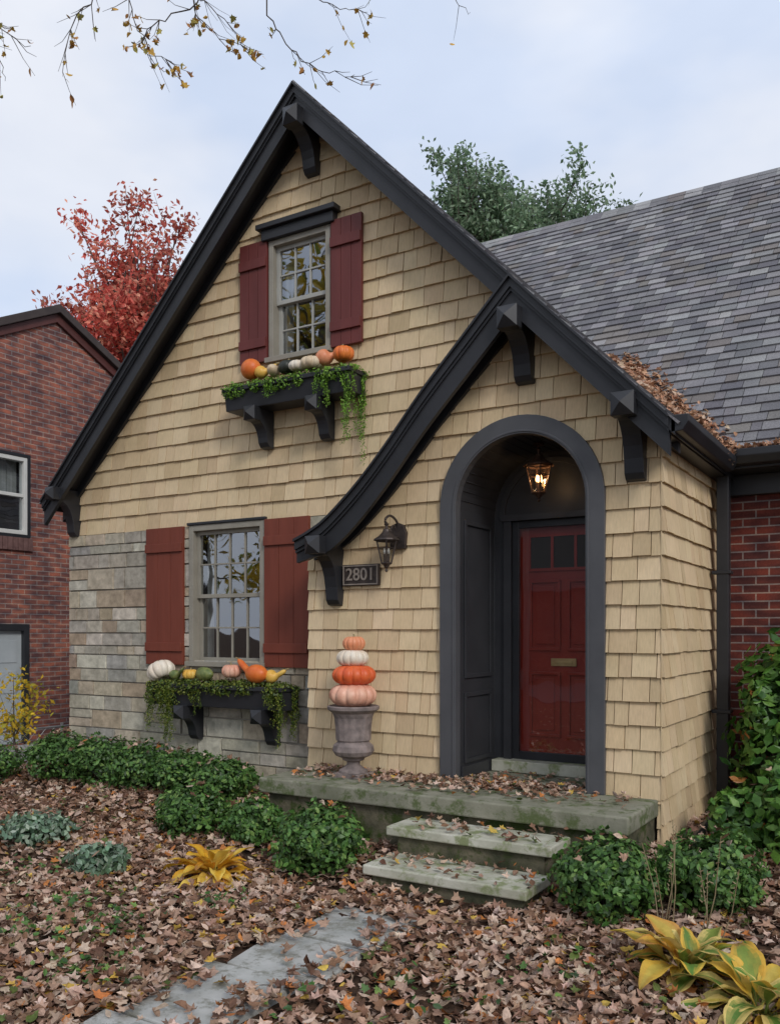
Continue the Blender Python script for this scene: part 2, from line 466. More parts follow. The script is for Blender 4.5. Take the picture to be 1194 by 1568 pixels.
S2 = Vector((0, 1, 0)); T2 = Vector((-1, 0, 1.03)).normalized(); N2 = Vector((1.03, 0, 1)).normalized()
O2 = Vector((-1.44, 0, zright(-1.44)))
L2 = abs((XPK+1.44)/T2.x); L3 = abs((XA+1.44)/T2.x)
shingles(b, O2, S2, T2, N2, YPR-.04, 9.6, 0, L2, .135, (.12, .34), .014, rcol, gap=.002, minthick=.006)
shingles(b, O2, S2, T2, N2, YR-.04, 11.8, L2, L3, .135, (.12, .34), .014, rcol, gap=.002, minthick=.006)
T3 = Vector((1, 0, 1)).normalized(); N3 = Vector((-1, 0, 1)).normalized()
shingles(b, (-8.53, 0, zleft(-8.53)), (0, 1, 0), T3, N3, YR-.04, 11.8, 0, (XA+8.53)*math.sqrt(2), .135, (.2, .34), .012, rcol, gap=.002, minthick=.006)
for (xa, za), (xb, zb) in zip(SW[::3], SW[3::3]):
    TT = Vector((xa-xb, 0, za-zb)); l = TT.length; TT.normalize(); NN = Vector((-TT.z, 0, TT.x))
    shingles(b, (xb, 0, zb), (0, 1, 0), TT, NN, YPR-.04, YW-.01, 0, l, .14, (.2, .3), .009, rcol, minthick=.005)
b.build('roof_shingles', M['roof'], house, recalc=False)
b = B()
for k in range(60):
    x = -6.5+k*.23
    b.prism([(rd[0]-.16, rd[1]-.13), (rd[0], rd[1]+.035), (rd[0]+.16, rd[1]-.13), (rd[0]+.15, rd[1]-.15), (rd[0], rd[1]), (rd[0]-.15, rd[1]-.15)], 'x', x, x+.235, rcol(0))
for k in range(24):
    y = YR-.04+k*.22
    b.prism([(XA-.14, ZA-.11), (XA, ZA+.03), (XA+.14, ZA-.115), (XA+.13, ZA-.135), (XA, ZA), (XA-.13, ZA-.13)], 'y', y, y+.225, rcol(0))
b.build('ridge_caps', M['roof'], house)

b = B()
ML = [(XA, ZA), (-8.50, zleft(-8.5))]; MR = [(XA, ZA), (XPK+.12, zright(XPK+.12))]
PR = [(XPK, ZPK), (-1.50, zright(-1.5))]
for pts, yf, yw in ((ML, YR, YW), (MR, YR, YW), (PR, YPR, YP), (SW, YPR, YP)):
    hh = (lambda t: -.29+.10*sstep(.6, 1, t)) if pts is SW else (-.265)
    b.ribbon(pts, yf, yf+.045, -.02, hh)
    b.ribbon(pts, yf-.035, yf+.01, -.012, -.080)
    b.ribbon(pts, yf-.018, yf+.012, -.081, -.108)
    b.ribbon(pts, yf-.06, yf+.02, .012, -.011)
    b.ribbon(pts, yw-.05, yw+.01, -.08, -.20 if pts is not SW else (lambda t: -.21+.06*sstep(.6, 1, t)))
b.build('barge_boards', M['black'], house)
def bracket(b, x, yw, yf, zt, zb, w=.13, blk=True):
    pr = [(yw, zt), (yf+.02, zt), (yf+.02, zt-.11), (yf+.06, zt-.13)]
    q0 = (yf+.06, zt-.13); q1 = (yw-.12, zt-.16); q2 = (yw-.10, zb+.05)
    for k in range(1, 7):
        t = k/6; pr.append(((1-t)**2*q0[0]+2*t*(1-t)*q1[0]+t*t*q2[0], (1-t)**2*q0[1]+2*t*(1-t)*q1[1]+t*t*q2[1]))
    pr += [(yw-.07, zb+.01), (yw-.03, zb), (yw, zb)]
    b.prism(pr, 'x', x-w/2, x+w/2)
    if blk:
        h = w*.58
        b.box(x-h, x+h, yf-.03, yf+.07, zt-.06-h, zt-.06+h)
        c = (x, yf-.085, zt-.06)
        k = [(x-h, yf-.03, zt-.06-h), (x+h, yf-.03, zt-.06-h), (x+h, yf-.03, zt-.06+h), (x-h, yf-.03, zt-.06+h)]
        for i in range(4): b.face([k[i], k[(i+1) % 4], c])
bb = B()
bracket(bb, XA+.0, YW, YR-.06, 6.47, 6.00, .14)
bracket(bb, -8.30, YW, YR-.06, 3.30, 2.78, .12)
bracket(bb, -2.66, YP, YPR-.06, 4.10, 3.62, .14)
bracket(bb, -1.80, YP, YPR-.06, 3.34, 2.79, .14)
bracket(bb, -4.44, YP, YPR-.06, 2.50, 1.93, .13)
bb.build('brackets', M['black'], house, bevel=.005)
b = B()
b.prism([(-1.49, 3.17), (-1.37, 3.17), (-1.37, 3.12), (-1.41, 3.06), (-1.49, 3.05)], 'y', YPR-.02, 7.86)
b.box(-1.63, -1.49, YPR+.02, 8.27, 3.04, 3.12)
b.prism([(7.90, 3.23), (7.78, 3.23), (7.78, 3.17), (7.82, 3.11), (7.90, 3.10)], 'x', -1.49, 7.4)
b.box(-1.49, 7.4, 7.902, 8.27, 3.08, 3.15)
b.box(-1.60, 7.0, 8.20, 8.268, 2.90, 3.079)
b.box(-1.56, -1.46, 7.95, 8.05, .30, 3.05)
b.tube([(-1.51, 8.0, .36), (-1.49, 7.95, .27), (-1.45, 7.6, .24), (-1.44, 6.5, .18)], .045, 8)
for z in (1.0, 2.2): b.box(-1.60, -1.44, 7.94, 8.06, z, z+.03)
b.build('gutter_and_downspout', M['black'], house, bevel=.006)
def archpts(r, n=28, z0=FL):
    p = [(ax-r, z0)]
    for k in range(n+1):
        th = math.pi*(1-k/n); p.append((ax+r*math.cos(th), az+r*math.sin(th)))
    p.append((ax+r, z0)); return p
def archring(b, r0, r1, y0, y1, z0=FL):
    A, C = archpts(r0, z0=z0), archpts(r1, z0=z0); n = len(A); vs = []
    for (p, q) in zip(A, C): vs += [(p[0], y0, p[1]), (q[0], y0, q[1]), (q[0], y1, q[1]), (p[0], y1, p[1])]
    fs = []
    for i in range(n-1):
        a = 4*i; c = a+4
        for k in range(4): fs.append((a+k, a+(k+1) % 4, c+(k+1) % 4, c+k))
    fs += [(0, 1, 2, 3), (4*n-4, 4*n-3, 4*n-2, 4*n-1)]
    b.idx(vs, fs)
b = B(); archring(b, ar, ar+.145, YP-.055, YP+.03); archring(b, ar+.012, ar+.03, YP-.062, YP-.05)
b.build('arch_trim', M['charcoal'], house, bevel=.004)
YD = 7.10
b = B(); archring(b, ar+.002, ar+.02, YP+.031, YD+.02)
for k in range(1, 22):
    th = math.pi*k/22
    x, z = ax+(ar-.001)*math.cos(th), az+(ar-.001)*math.sin(th)
    b.tube([(x, YP+.04, z), (x, YD, z)], .004, 5)
for sx, xx in ((1, ax-ar), (-1, ax+ar)):
    for (za, zb) in ((.62, 1.20), (1.32, 2.62)):
        ya, yb = YP+.10, YD-.08; t = .035; o = .014
        x0, x1 = sorted((xx, xx+sx*o))
        b.box(x0, x1, ya, yb, za, za+t); b.box(x0, x1, ya, yb, zb-t, zb)
        b.box(x0, x1, ya, ya+t, za+t, zb-t); b.box(x0, x1, yb-t, yb, za+t, zb-t)
    x0, x1 = sorted((xx, xx+sx*.02)); b.box(x0, x1, YP+.04, YD, FL, FL+.10)
DX0, DX1, DZ0, DZ1 = -3.085, -2.20, .60, 2.66
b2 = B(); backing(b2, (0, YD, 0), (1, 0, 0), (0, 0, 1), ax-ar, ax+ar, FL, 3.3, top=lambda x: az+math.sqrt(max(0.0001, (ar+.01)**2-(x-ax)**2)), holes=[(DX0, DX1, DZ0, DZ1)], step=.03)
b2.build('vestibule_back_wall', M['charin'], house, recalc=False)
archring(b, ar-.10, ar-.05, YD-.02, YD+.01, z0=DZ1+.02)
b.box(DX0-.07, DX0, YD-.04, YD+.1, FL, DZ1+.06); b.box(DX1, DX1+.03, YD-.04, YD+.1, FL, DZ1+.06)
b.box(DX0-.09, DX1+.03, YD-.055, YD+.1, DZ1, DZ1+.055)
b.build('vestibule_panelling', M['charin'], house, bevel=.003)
b = B(); fy0, fy1 = YD+.0, YD+.035
b.box(DX0, DX0+.055, fy0, fy1, DZ0, DZ1); b.box(DX1-.055, DX1, fy0, fy1, DZ0, DZ1)
b.box(DX0+.055, DX1-.055, fy0, fy1, DZ1-.06, DZ1); b.box(DX0+.055, DX1-.055, fy0, fy1, DZ0, DZ0+.07)
b.box(DX1-.12, DX1-.10, fy0-.04, fy0, 1.5, 1.62)
b.build('storm_door', M['black'], house, bevel=.003)
b = B(); b.face([(DX0+.05, fy0+.018, DZ0+.05), (DX1-.05, fy0+.018, DZ0+.05), (DX1-.05, fy0+.018, DZ1-.05), (DX0+.05, fy0+.018, DZ1-.05)])
b.build('storm_glass', M['stormglass'], house, recalc=False)
b = B(); dy = YD+.075
b.box(DX0, DX1, dy, dy+.05, DZ0, DZ1)
cxm = (DX0+DX1)/2
def pan(x0, x1, z0, z1, t=.026):
    b.box(x0, x1, dy-.020, dy, z0, z0+t); b.box(x0, x1, dy-.020, dy, z1-t, z1)
    b.box(x0, x0+t, dy-.020, dy, z0+t, z1-t); b.box(x1-t, x1, dy-.020, dy, z0+t, z1-t)
    b.box(x0+t+.03, x1-t-.03, dy-.012, dy, z0+t+.03, z1-t-.03)
pan(DX0+.13, cxm-.03, .80, 1.36); pan(cxm+.03, DX1-.13, .80, 1.36)
pan(DX0+.13, cxm-.03, 1.54, 2.15); pan(cxm+.03, DX1-.13, 1.54, 2.15)
b.build('front_door', M['doorred'], house, bevel=.004)
b = B(); b.box(DX0+.13, DX1-.13, dy-.006, dy, 2.25, 2.52); b.build('door_lite', M['room'], house)
b = B()
for k in range(4):
    x = DX0+.13+(DX1-DX0-.26)*k/3; b.box(x-.012, x+.012, dy-.016, dy-.006, 2.25, 2.52)
b.box(DX0+.12, DX1-.12, dy-.018, dy, 2.52, 2.545); b.box(DX0+.12, DX1-.12, dy-.018, dy, 2.225, 2.25)
b.build('door_lite_bars', M['doorred'], house)
b = B(); b.box(-2.755, -2.53, dy-.022, dy-.001, 1.41, 1.475); b.box(-2.72, -2.565, dy-.028, dy-.022, 1.43, 1.455)
b.build('mail_slot', M['brass'], house, bevel=.003)
b = B(); b.box(ax-ar+.03, ax+ar, YD-.14, YD+.12, FL+.002, DZ0)
b.build('door_threshold', M['tread'], house, bevel=.008)

def window(par, W, yw, cols, rows, casing, casmat, sashmat, curtains):
    x0, x1, z0, z1 = W; cs = casing
    b = B(); ya, yb = yw-.045, yw+.10
    b.box(x0, x0+cs, ya, yb, z0, z1); b.box(x1-cs, x1, ya, yb, z0, z1)
    b.box(x0+cs, x1-cs, ya, yb, z1-cs, z1); b.box(x0-.02, x1+.02, ya-.045, yb, z0-.05, z0)
    b.build('casing', M[casmat], par, bevel=.004)
    b = B(); X0, X1, Z0, Z1 = x0+cs, x1-cs, z0, z1-cs; mid = (Z0+Z1)/2; f = .04
    for (za, zb, y) in ((mid-.02, Z1, yw+.01), (Z0, mid+.02, yw+.045)):
        b.box(X0, X0+f, y, y+.03, za, zb); b.box(X1-f, X1, y, y+.03, za, zb)
        b.box(X0+f, X1-f, y, y+.03, zb-f, zb); b.box(X0+f, X1-f, y, y+.03, za, za+f)
        for k in range(1, cols):
            xx = X0+f+(X1-X0-2*f)*k/cols; b.box(xx-.008, xx+.008, y+.005, y+.025, za+f, zb-f)
        for k in range(1, rows):
            zz = za+f+(zb-za-2*f)*k/rows
            for c in range(cols):
                xa = X0+f+(X1-X0-2*f)*c/cols+.008; xb = X0+f+(X1-X0-2*f)*(c+1)/cols-.008
                b.box(xa, xb, y+.006, y+.024, zz-.008, zz+.008)
    b.build('sashes', M[sashmat], par, bevel=.002)
    b = B()
    b.face([(X0, yw+.03, mid), (X1, yw+.03, mid), (X1, yw+.03, Z1), (X0, yw+.03, Z1)])
    b.face([(X0, yw+.065, Z0), (X1, yw+.065, Z0), (X1, yw+.065, mid), (X0, yw+.065, mid)])
    b.build('glass_panes', M['glass'], par, recalc=False)
    b = B(); e = .3
    A = [(x0-e, yw+.12, z0-e), (x1+e, yw+.12, z0-e), (x1+e, yw+.12, z1+e), (x0-e, yw+.12, z1+e)]
    C = [(p[0], yw+1.6, p[2]) for p in A]
    b.face(C)
    for i in range(4): b.face([A[i], A[(i+1) % 4], C[(i+1) % 4], C[i]])
    b.build('room', M['room'], par, recalc=False)
    if curtains:
        b = B()
        for (ca, cb) in curtains:
            n = 24; xs_ = [ca+(cb-ca)*k/n for k in range(n+1)]
            for k in range(n):
                ya_ = yw+.16+.02*math.sin(k*1.5); yb_ = yw+.16+.02*math.sin((k+1)*1.5)
                b.face([(xs_[k], ya_, z0), (xs_[k+1], yb_, z0), (xs_[k+1], yb_, z1), (xs_[k], ya_, z1)])
        b.build('curtains', M['curtain'], par, smooth=True, recalc=False)
window(house, WU, YW, 3, 2, .055, 'taupe', 'sash', [(-5.42, -5.33), (-4.88, -4.79)])
window(house, WL, YW, 4, 2, .06, 'taupe', 'taupe', [(-5.72, -5.58), (-6.45, -6.38)])
b = B()
b.box(WU[0]-.06, WU[1]+.06, YW-.09, YW+.0, WU[3]+.0, WU[3]+.10)
b.box(WU[0]-.10, WU[1]+.10, YW-.13, YW+.0, WU[3]+.10, WU[3]+.15)
b.box(WL[0]-.02, WL[1]+.02, YW-.06, YW, WL[3]+.001, WL[3]+.03)
b.build('window_crown', M['black'], house, bevel=.006)
def shutter(x0, x1, z0, z1, matn, zr):
    b = B(); n = 3; w = (x1-x0)/n; ya = YW-.062
    for k in range(n): b.box(x0+k*w+.002, x0+(k+1)*w-.002, ya, YW-.028, z0, z1)
    for z in zr: b.box(x0+.005, x1-.005, ya-.022, ya-.0005, z, z+.09)
    b.box(x0+.02, x1-.02, YW-.027, YW-.005, z0+.02, z1-.02)
    b.build('shutter', M[matn], house, bevel=.003)
def zbat(z0, z1): return (z0+.14, z1-.26)
shutter(-5.83, -5.485, 4.34, 5.52, 'maroon', zbat(4.34, 5.52))
shutter(-4.73, -4.385, 4.34, 5.52, 'maroon', zbat(4.34, 5.52))
shutter(-7.14, -6.60, 1.36, 2.80, 'redbrown', zbat(1.36, 2.80))
shutter(-5.52, -4.98, 1.36, 2.80, 'redbrown', zbat(1.36, 2.80))

# ------------------------------------------------------------------ foliage helpers
def leafquad(b, p, size, col, r, up=.3):
    n = Vector((r.gauss(0, 1), r.gauss(0, 1), r.gauss(0, 1)+up)).normalized()
    a = n.orthogonal().normalized(); a.rotate(Matrix.Rotation(r.uniform(0, 6.28), 3, n)); c = n.cross(a)
    L = size*r.uniform(.7, 1.25); W = L*.5
    b.face([p-a*L*.5, p+c*W*.5+n*L*.08, p+a*L*.5, p-c*W*.5+n*L*.08], col)
def blob(b, c, rad, n, size, pal, r, up=.5, lump=.3, shell=.55):
    c = Vector(c); off = Vector((r.uniform(0, 99), 0, 0))
    for _ in range(n):
        d = Vector((r.gauss(0, 1), r.gauss(0, 1), r.gauss(0, 1))).normalized()
        k = shell + (1-shell)*r.random()**.5
        k *= 1 + lump*noise.noise(d*2.8+off)*1.6
        if r.random() < .06: k *= 1.12
        p = c + Vector((d.x*rad[0], d.y*rad[1], d.z*rad[2]))*k
        if p.z < gh(p.x, p.y)+.01 and c.z < 1.5: continue
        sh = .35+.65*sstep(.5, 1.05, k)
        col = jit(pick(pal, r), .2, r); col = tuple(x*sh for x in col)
        nn = (d + Vector((r.gauss(0, .5), r.gauss(0, .5), r.gauss(0, .5)+up*.5))).normalized()
        a = nn.orthogonal().normalized(); a.rotate(Matrix.Rotation(r.uniform(0, 6.28), 3, nn)); e = nn.cross(a)
        L = size*r.uniform(.7, 1.3); W = L*.55
        b.face([p-a*L*.5, p-a*L*.1+e*W*.5, p+a*L*.3+e*W*.35, p+a*L*.5+nn*L*.1, p+a*L*.3-e*W*.35, p-a*L*.1-e*W*.5], col)
LP = [((.55, .385, .29), 5), ((.42, .265, .185), 5), ((.26, .14, .085), 4), ((.14, .072, .045), 3), ((.64, .49, .39), 3), ((.56, .21, .06), .9), ((.64, .43, .09), .5), ((.12, .16, .04), .35)]
half = [(0, 0), (.12, .10), (.42, .02), (.33, .28), (.52, .52), (.24, .56), (.20, .78), (0, 1)]
half2 = [(0, 0), (.18, .15), (.30, .40), (.26, .68), (.10, .9), (0, 1.05)]
def leaf(b, p, size, col, r, flat=.35, base_n=Vector((0, 0, 1))):
    n = (base_n + Vector((r.gauss(0, flat), r.gauss(0, flat), r.gauss(0, flat*.5)))).normalized()
    a = n.orthogonal().normalized(); a.rotate(Matrix.Rotation(r.uniform(0, 6.28), 3, n)); c = n.cross(a)
    H = half if r.random() < .6 else half2
    fx = r.uniform(-.3, 1.0); fy = r.uniform(-.8, .8)
    for sgn in (1, -1):
        pts = [p + a*((y-.5)*size) + c*(sgn*x*size*r.uniform(.85, 1.1)) + n*(size*(fx*x*x*2+fy*(y-.5)**2)) for x, y in H]
        b.face(pts, col if sgn == 1 else tuple(q*.86 for q in col))
GREEN = [((.065, .155, .032), 5), ((.11, .225, .05), 4), ((.038, .09, .022), 3), ((.18, .30, .07), 1.5)]
def shrub(name, x, y, rx, rz, n=2600, size=.035, pal=GREEN, seed=1, ry=None, litter=12):
    r = random.Random(seed); e = empty(name); z = gh(x, y)
    b = B(); ry = ry or rx
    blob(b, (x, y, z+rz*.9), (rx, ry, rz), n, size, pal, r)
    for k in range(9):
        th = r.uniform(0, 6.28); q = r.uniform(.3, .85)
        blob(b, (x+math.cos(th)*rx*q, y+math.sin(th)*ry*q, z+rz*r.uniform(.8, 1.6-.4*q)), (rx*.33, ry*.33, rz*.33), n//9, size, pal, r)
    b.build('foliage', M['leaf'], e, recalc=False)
    b = B()
    for k in range(14):
        th = r.uniform(0, 6.28); q = r.uniform(.2, .75)
        p = (x+math.cos(th)*rx*q, y+math.sin(th)*ry*q, z+rz*1.3)
        b.tube([(x+r.uniform(-.05, .05), y+r.uniform(-.05, .05), z-.02), ((x+p[0])/2, (y+p[1])/2, z+rz*.5), p], [.010, .007, .003], 5)
    b.build('stems', M['bark'], e)
    if litter:
        b = B()
        for k in range(litter):
            th = r.uniform(0, 6.28); q = r.uniform(.1, .95); zz = z+rz*.9+rz*math.sqrt(1-q*q)*1.02
            leaf(b, Vector((x+math.cos(th)*rx*q, y+math.sin(th)*ry*q, zz+.01)), r.uniform(.05, .07), jit(pick(LP, r), .15, r), r, .5)
        b.build('caught_leaves', M['leafdry'], e, recalc=False)
    return e
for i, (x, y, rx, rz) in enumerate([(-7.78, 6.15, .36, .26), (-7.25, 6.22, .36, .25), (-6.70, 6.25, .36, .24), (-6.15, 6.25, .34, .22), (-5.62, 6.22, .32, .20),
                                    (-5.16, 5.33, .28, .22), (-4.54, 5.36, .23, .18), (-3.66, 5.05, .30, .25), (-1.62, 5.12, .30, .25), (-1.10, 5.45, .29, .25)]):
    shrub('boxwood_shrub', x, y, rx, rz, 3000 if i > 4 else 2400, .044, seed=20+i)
SILV = [((.18, .29, .19), 4), ((.32, .41, .31), 3), ((.09, .16, .08), 2)]
shrub('silver_groundcover', -4.95, 4.19, .20, .12, 500, .055, SILV, 41, litter=6)
shrub('silver_groundcover', -6.1, 4.55, .28, .14, 600, .055, SILV, 42, litter=6)
LG = [((.08, .20, .03), 4), ((.14, .29, .05), 3), ((.045, .12, .025), 2), ((.40, .17, .05), .2)]
shrub('rhododendron_shrub', -1.02, 7.75, .36, .80, 1700, .10, LG, 51, litter=0)
shrub('rhododendron_shrub', -1.12, 6.70, .24, .24, 600, .085, LG, 52, litter=5)
shrub('rhododendron_shrub', -.72, 6.6, .35, .36, 900, .09, LG, 54, litter=6)
shrub('yew_shrub', -8.45, 5.75, .32, .24, 1600, .04, GREEN, 53)

def hosta(name, x, y, n, L, seed, center, margin, wk=.16, e0_=(.25, 1.3)):
    """rosette of arching ovate leaves: centre colour shading into a margin colour, browned tips"""
    r = random.Random(seed); e = empty(name); b = B(); z = gh(x, y)
    K = 8
    for k in range(n):
        u_ = (k+.5)/n
        th = k*2.39996+r.uniform(-.25, .25); l = L*(.65+.5*r.random())*(1.05-.25*u_); w = l*wk*r.uniform(.8, 1.15)
        el = e0_[0]+(e0_[1]-e0_[0])*u_+r.uniform(-.15, .15)
        d = Vector((math.cos(th), math.sin(th), 0)); sd0 = Vector((-d.y, d.x, 0))
        m = 16; cc0 = jit(pick(center, r), .10, r); mc0 = jit(pick(margin, r), .10, r)
        brown = (.32, .16, .06); bt = r.choice([0, 0, .3, .8]); yl = r.random()*.5
        pl = Vector((x+r.gauss(0, .02), y+r.gauss(0, .02), z+.01)); ang = el; rows = []
        curl = r.uniform(.9, 1.8); roll = r.uniform(-.4, .4)
        for i in range(m+1):
            t = i/m
            q = max(0, (t-.30)/.70)
            wd = .005 + w*(math.sin(math.pi*min(1, q**.72))**.85 if 0 < q < 1 else 0)*(1 if q < .8 else 1)
            fw = d*math.cos(ang)+Vector((0, 0, math.sin(ang))); nr = Vector((0, 0, 1))*math.cos(ang)-d*math.sin(ang)
            sdr = (sd0*math.cos(roll*q)+nr*math.sin(roll*q)); nrr = sdr.cross(fw) * -1
            if nrr.z < 0: nrr = -nrr
            row = []
            for s_ in range(K+1):
                f = -1+2*s_/K
                cup = .38*abs(f)**1.4*wd*(1-.5*q)
                rib = .0016*(1 if s_ % 2 else -1)*(1 if q > 0 else 0)
                und = .16*wd*math.sin(i*1.05+k*1.3+(1.5 if f > 0 else 0))*f*f
                row.append(pl+sdr*(f*wd)+nrr*(cup+rib+und))
            rows.append(row)
            pl = pl+fw*(l/m); ang -= curl/m*(.35+1.3*t)
            if pl.z < gh(pl.x, pl.y)+.03: pl.z = gh(pl.x, pl.y)+.03; ang = max(ang, -.1)
        for i in range(m):
            t = (i+.5)/m
            for s_ in range(K):
                f = abs(-1+2*(s_+.5)/K)
                nn = noise.noise(Vector((s_*.5+k*7, i*.35, k)))*.35
                c = lerp(cc0, mc0, sstep(.35, .95, f+nn+yl*.4))
                c = lerp(c, (cc0[0]*.6, cc0[1]*.8, cc0[2]), .5 if t < .3 else 0)
                c = lerp(c, brown, bt*sstep(.78, 1.0, t+nn*.4+f*.04))
                b.face([rows[i][s_], rows[i][s_+1], rows[i+1][s_+1], rows[i+1][s_]], c)
    o = b.build('leaves', M['hosta'], e, smooth=True, recalc=False)
    bm = bmesh.new(); bm.from_mesh(o.data); bmesh.ops.remove_doubles(bm, verts=bm.verts, dist=.0004); bm.to_mesh(o.data); bm.free()
    return e
YC = [((.78, .46, .04), 5), ((.80, .56, .09), 4), ((.70, .36, .03), 2)]
YM = [((.74, .40, .03), 4), ((.66, .30, .03), 2), ((.80, .58, .12), 3)]
GC = [((.13, .25, .045), 4), ((.24, .33, .06), 3), ((.62, .47, .09), 2), ((.74, .46, .06), 2.5)]
GM = [((.78, .60, .20), 4), ((.76, .48, .07), 4), ((.60, .30, .06), 1.2)]
hosta('hosta_plant', -4.16, 4.52, 34, .40, 3, YC, YM, .15, (.15, 1.35))
hosta('hosta_plant', -1.00, 4.42, 30, .40, 5, GC, GM, .16, (.3, 1.4))
hosta('hosta_plant', -.62, 4.15, 34, .44, 6, GC, GM, .15, (.2, 1.3))
e = empty('dried_flower_stalks'); b = B(); r = random.Random(8)
for k in range(9):
    x, y = -1.2+r.uniform(-.15, .25), 4.85+r.uniform(-.2, .2); h = r.uniform(.4, .75)
    q = (x+r.uniform(-.12, .12), y+r.uniform(-.1, .1), h)
    b.tube([(x, y, 0), ((x+q[0])/2+.02, (y+q[1])/2, h*.5), q], [.004, .003, .002], 5)
    for j in range(7):
        t = .6+.4*j/7; p = Vector((x+(q[0]-x)*t, y+(q[1]-y)*t, h*t)); b.tube([p, p+Vector((r.uniform(-.02, .02), r.uniform(-.02, .02), .012))], [.005, .002], 4)
b.build('stalks', mat_noise('dry_stalk', (.18, .13, .07), (.3, .24, .14)), e)
b = B(); r = random.Random(12)
for (x, y, s_, n_) in [(-3.9, 3.4, .25, 70), (-4.5, 3.6, .3, 60), (-3.5, 2.9, .2, 60), (-3.75, 4.1, .15, 40), (-2.6, 3.0, .25, 20), (-4.4, 3.0, .35, 80), (-5.4, 4.0, .4, 70), (-1.9, 3.5, .4, 40), (-6.4, 4.9, .4, 60), (-1.5, 4.3, .3, 25)]:
    for k in range(n_):
        p = Vector((x+r.gauss(0, s_*.6), y+r.gauss(0, s_*.6), 0)); p.z = gh(p.x, p.y)+r.uniform(.03, .08)
        if -3.1 < p.x < -2.5: continue
        leaf(b, p, r.uniform(.03, .05), jit(pick(GREEN, r), .2, r), r, .5)
b.build('ground_ivy', M['leaf'], recalc=False)

# ------------------------------------------------------------------ porch + steps + path
porch = empty('concrete_porch')
b = B(); b.box(-4.72, XC-.02, 5.65, YP+.02, FL-.12, FL); b.box(ax-ar-.02, ax+ar+.02, YP+.021, YD+.3, FL-.12, FL-.002)
b.build('slab', M['concrete'], porch, bevel=.012)
b = B(); b.box(-4.66, XC-.05, 5.71, YP+.3, -.05, FL-.121); b.build('foundation', M['conc_dark'], porch, bevel=.01)
steps = empty('stone_steps')
b = B(); b.box(-3.27, -2.04, 5.30, 5.66, .265, .33); b.box(-3.22, -2.05, 4.92, 5.32, .085, .15)
b.build('treads', M['tread'], steps, bevel=.01)
b = B(); b.box(-3.20, -2.10, 5.34, 5.705, -.05, .264); b.box(-3.17, -2.09, 4.96, 5.335, -.05, .084)
b.build('risers', M['conc_dark'], steps, bevel=.008)
b = B(); pe = [2.0, 2.7, 3.38, 3.9, 4.45]
r = random.Random(5)
for i in range(len(pe)-1):
    k = .010; j = lambda: r.uniform(-.035, .035)
    x0 = -3.09+(.03 if i > 1 else 0); x1 = -2.56+(.06 if i > 1 else 0)
    b.prism([(x0+j(), pe[i]+k), ((x0+x1)/2, pe[i]+k+j()*.4), (x1+j(), pe[i]+k+j()*.5), (x1+j(), (pe[i]+pe[i+1])/2), (x1+j(), pe[i+1]-k), (x0+j(), pe[i+1]-k+j()*.5), (x0+j(), (pe[i]+pe[i+1])/2)], 'z', -.03, .022+r.uniform(0, .01))
b.build('garden_path', M['path'], bevel=.008)

# ------------------------------------------------------------------ fallen leaves
r = random.Random(99); b = B(); cnt = 0
ca, sa = math.cos(math.radians(31.4)), math.sin(math.radians(31.4))
def blocked(x, y):
    if -4.66 < x < XC-.05 and y > 5.66: return True
    if y > 6.72 and -8.4 < x < XC: return True
    if x > XC-.03 and y > 8.2: return True
    if y > YP and XC-.03 > x > -4.7: return True
    return False
def surf(x, y):
    if -3.27 < x < -2.04 and 5.30 < y < 5.66: return .335, .05
    if -3.22 < x < -2.05 and 4.92 < y < 5.30: return .155, .05
    if -3.12 < x < -2.50 and y < 4.5:
        d_ = min(x+3.12, -2.50-x, 4.5-y)
        edge = d_ + .16*noise.noise(Vector((x*3.5, y*3.5, 2)))
        if edge < .10: return .034, .85
        return .034, .09
    return gh(x, y), 1
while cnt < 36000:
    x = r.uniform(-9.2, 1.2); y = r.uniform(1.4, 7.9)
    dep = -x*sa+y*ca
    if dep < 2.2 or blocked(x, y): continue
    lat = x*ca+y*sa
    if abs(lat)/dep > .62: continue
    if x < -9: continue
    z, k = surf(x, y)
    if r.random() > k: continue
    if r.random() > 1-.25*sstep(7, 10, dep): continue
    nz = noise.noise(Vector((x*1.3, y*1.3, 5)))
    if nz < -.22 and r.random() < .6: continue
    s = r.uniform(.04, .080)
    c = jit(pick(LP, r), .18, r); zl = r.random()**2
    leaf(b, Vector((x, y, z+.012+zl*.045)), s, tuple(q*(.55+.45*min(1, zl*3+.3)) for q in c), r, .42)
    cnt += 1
for _ in range(750):
    x = r.uniform(-4.6, -1.75); y = 6.38 - abs(r.gauss(0, .22)) if x < -3.4 else r.gauss(6.35, .28)
    if not (5.68 < y < 6.93): continue
    if y > YP-.03 and not (ax-ar+.04 < x < ax+ar-.04): continue
    if x > -2.2 and r.random() < .6: continue
    leaf(b, Vector((x, y, FL+.012+r.random()*.02)), r.uniform(.04, .065), jit(pick(LP, r), .18, r), r, .35)
for (cx_, cy_, sd_, n_) in ((-2.85, 6.25, .20, 170), (-3.2, 6.1, .3, 80), (-2.6, 5.5, .4, 90), (-2.65, 5.1, .4, 90)):
    for _ in range(n_):
        x = r.gauss(cx_, sd_*1.3); y = r.gauss(cy_, sd_*.6)
        if cy_ > 5.6:
            if not (5.68 < y < 6.9 and -3.9 < x < -2.2): continue
            if y > YP-.03 and not (ax-ar+.04 < x < ax+ar-.04): continue
            z = FL
        else:
            if y > 5.64 or y < 4.94 or not (-3.2 < x < -2.1): continue
            z = .33 if y > 5.31 else .15
        leaf(b, Vector((x, y, z+.01+r.random()*.03)), r.uniform(.04, .065), jit(pick(LP, r), .18, r), r, .4)
